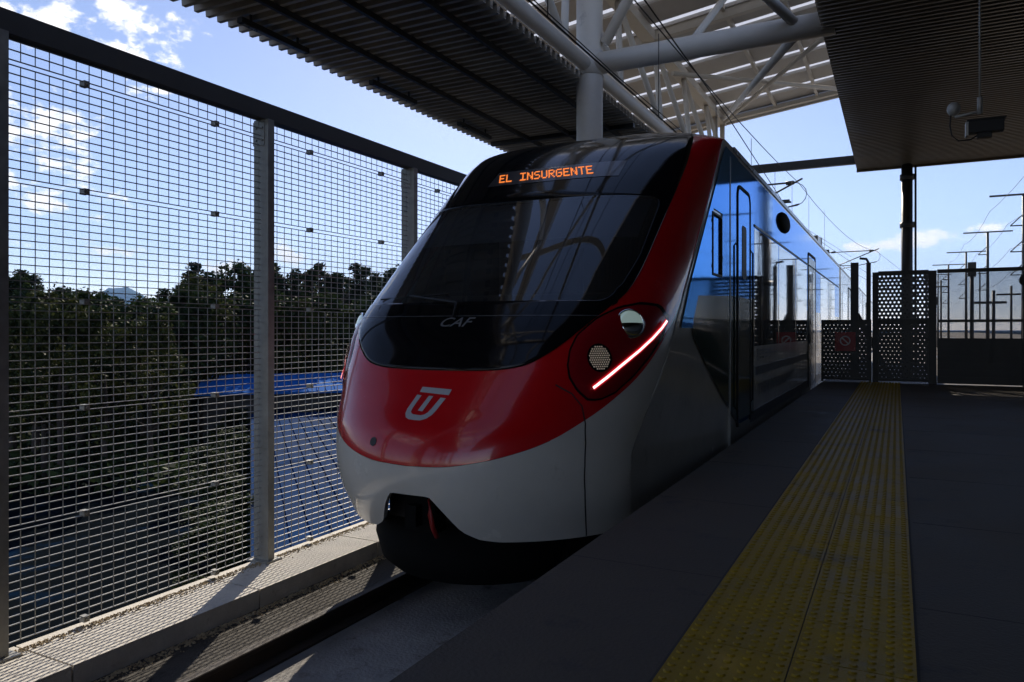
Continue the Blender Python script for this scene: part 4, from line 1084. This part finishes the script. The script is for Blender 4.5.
for i in range(20):
    px = 268+i*7.5; put('pine', 'leaf_pine', px+rd.uniform(-3,3), rd.uniform(56,74), 271+rd.uniform(-8,9), 1.15)
for i in range(22):
    px = -80+i*24+rd.uniform(-8,8); put('broad', 'leaf_dark', px, rd.uniform(36,44) if px < 205 else rd.uniform(50,55), 300+rd.uniform(-8,14), 1.1)
for px, py, zc in ((45,292,33),(60,300,32),(200,282,46),(212,300,44),(105,310,33),(150,318,34),(300,300,50),(318,308,49),(275,306,50),(345,312,52),(245,316,49)):
    put('broad', 'leaf_mid', px, zc, py, .75)
for px, zc, py in ((500,70,285),(540,80,285),(600,90,290),(660,110,300),(720,140,305),(780,170,312)): put('broad', 'leaf_dark', px, zc, py, 1.2)
# undergrowth below the trees: one mass
ug = MB()
for i in range(5000):
    x_, y_ = ray(rd.uniform(-220,420), rd.uniform(30,62))
    if 195 < 512+740*(x_*.887+y_*.4617)/(-x_*.4617+y_*.887) < 380 and -x_*.4617+y_*.887 < 49: continue
    for k_ in range(3):
        c = Vector((x_+rd.gauss(0,.3), y_+rd.gauss(0,.3), GZ+rd.uniform(.05,1.1))); s_ = rd.uniform(.12,.3)
        u_ = Vector((rd.gauss(0,1),rd.gauss(0,1),rd.gauss(0,.6))).normalized(); v_ = u_.cross(Vector((rd.gauss(0,1),rd.gauss(0,1),rd.gauss(0,1)))).normalized()
        ug.face([c-u_*s_-v_*s_*.4, c+u_*s_*.2-v_*s_*.6, c+u_*s_+v_*s_*.1, c-u_*s_*.1+v_*s_*.6])
tag(ug.build('undergrowth', M['leaf_dark']), kind='stuff')
for i in range(12):
    zc = 19+2*i; px = rd.uniform(205,243)
    x_, y_ = ray(px, zc); h = rd.uniform(1.6,3.0)
    t_ = tree('broad', rd.choice((3,4,5)), 'leaf_dark', (x_, y_, GZ-.7*h*.3), h, 1.5, rd.random()*6, 'low dark shrub growing along the edge of the blue roof', 'shrubs beside the blue roof'); t_.name = 'shrub'; t_['category'] = 'shrub'
# distant mountain
hm = MB(); rows = []
for i in range(13):
    v_ = i/12; row = []
    for j in range(41):
        u_ = -1+2*j/40; x_, y_ = ray(122+u_*90, 7800+v_*2500)
        hgt = 400*math.exp(-abs((u_+.02)/.46)**2.6)*(math.sin(math.pi*min(1, v_*1.0))**.7 if v_ < 1 else 0)+90*math.exp(-((u_+.62)/.2)**2)*math.sin(math.pi*v_)
        row.append((x_, y_, GZ+1.32*hgt*(1+.02*math.sin(u_*31)+.012*math.sin(u_*57+v_*9))))
    rows.append(row)
hm.grid(rows); structure('hills', hm, M['hill'])

# thin air between here and the mountains
hz = MB(); hz.box(-9500,-3200,GZ-1,9500,15500,1200); hz_o = hz.build('haze', [])
hmat = bpy.data.materials.new('haze'); hmat.use_nodes = True; nt = hmat.node_tree; nt.nodes.remove(nt.nodes['Principled BSDF'])
pv = nt.nodes.new('ShaderNodeVolumePrincipled'); pv.inputs['Color'].default_value = (.34, .58, 1, 1); pv.inputs['Density'].default_value = 6.5e-5; pv.inputs['Anisotropy'].default_value = 0
nt.links.new(pv.outputs[0], nt.nodes['Material Output'].inputs['Volume']); hz_o.data.materials.append(hmat); tag(hz_o, kind='stuff')
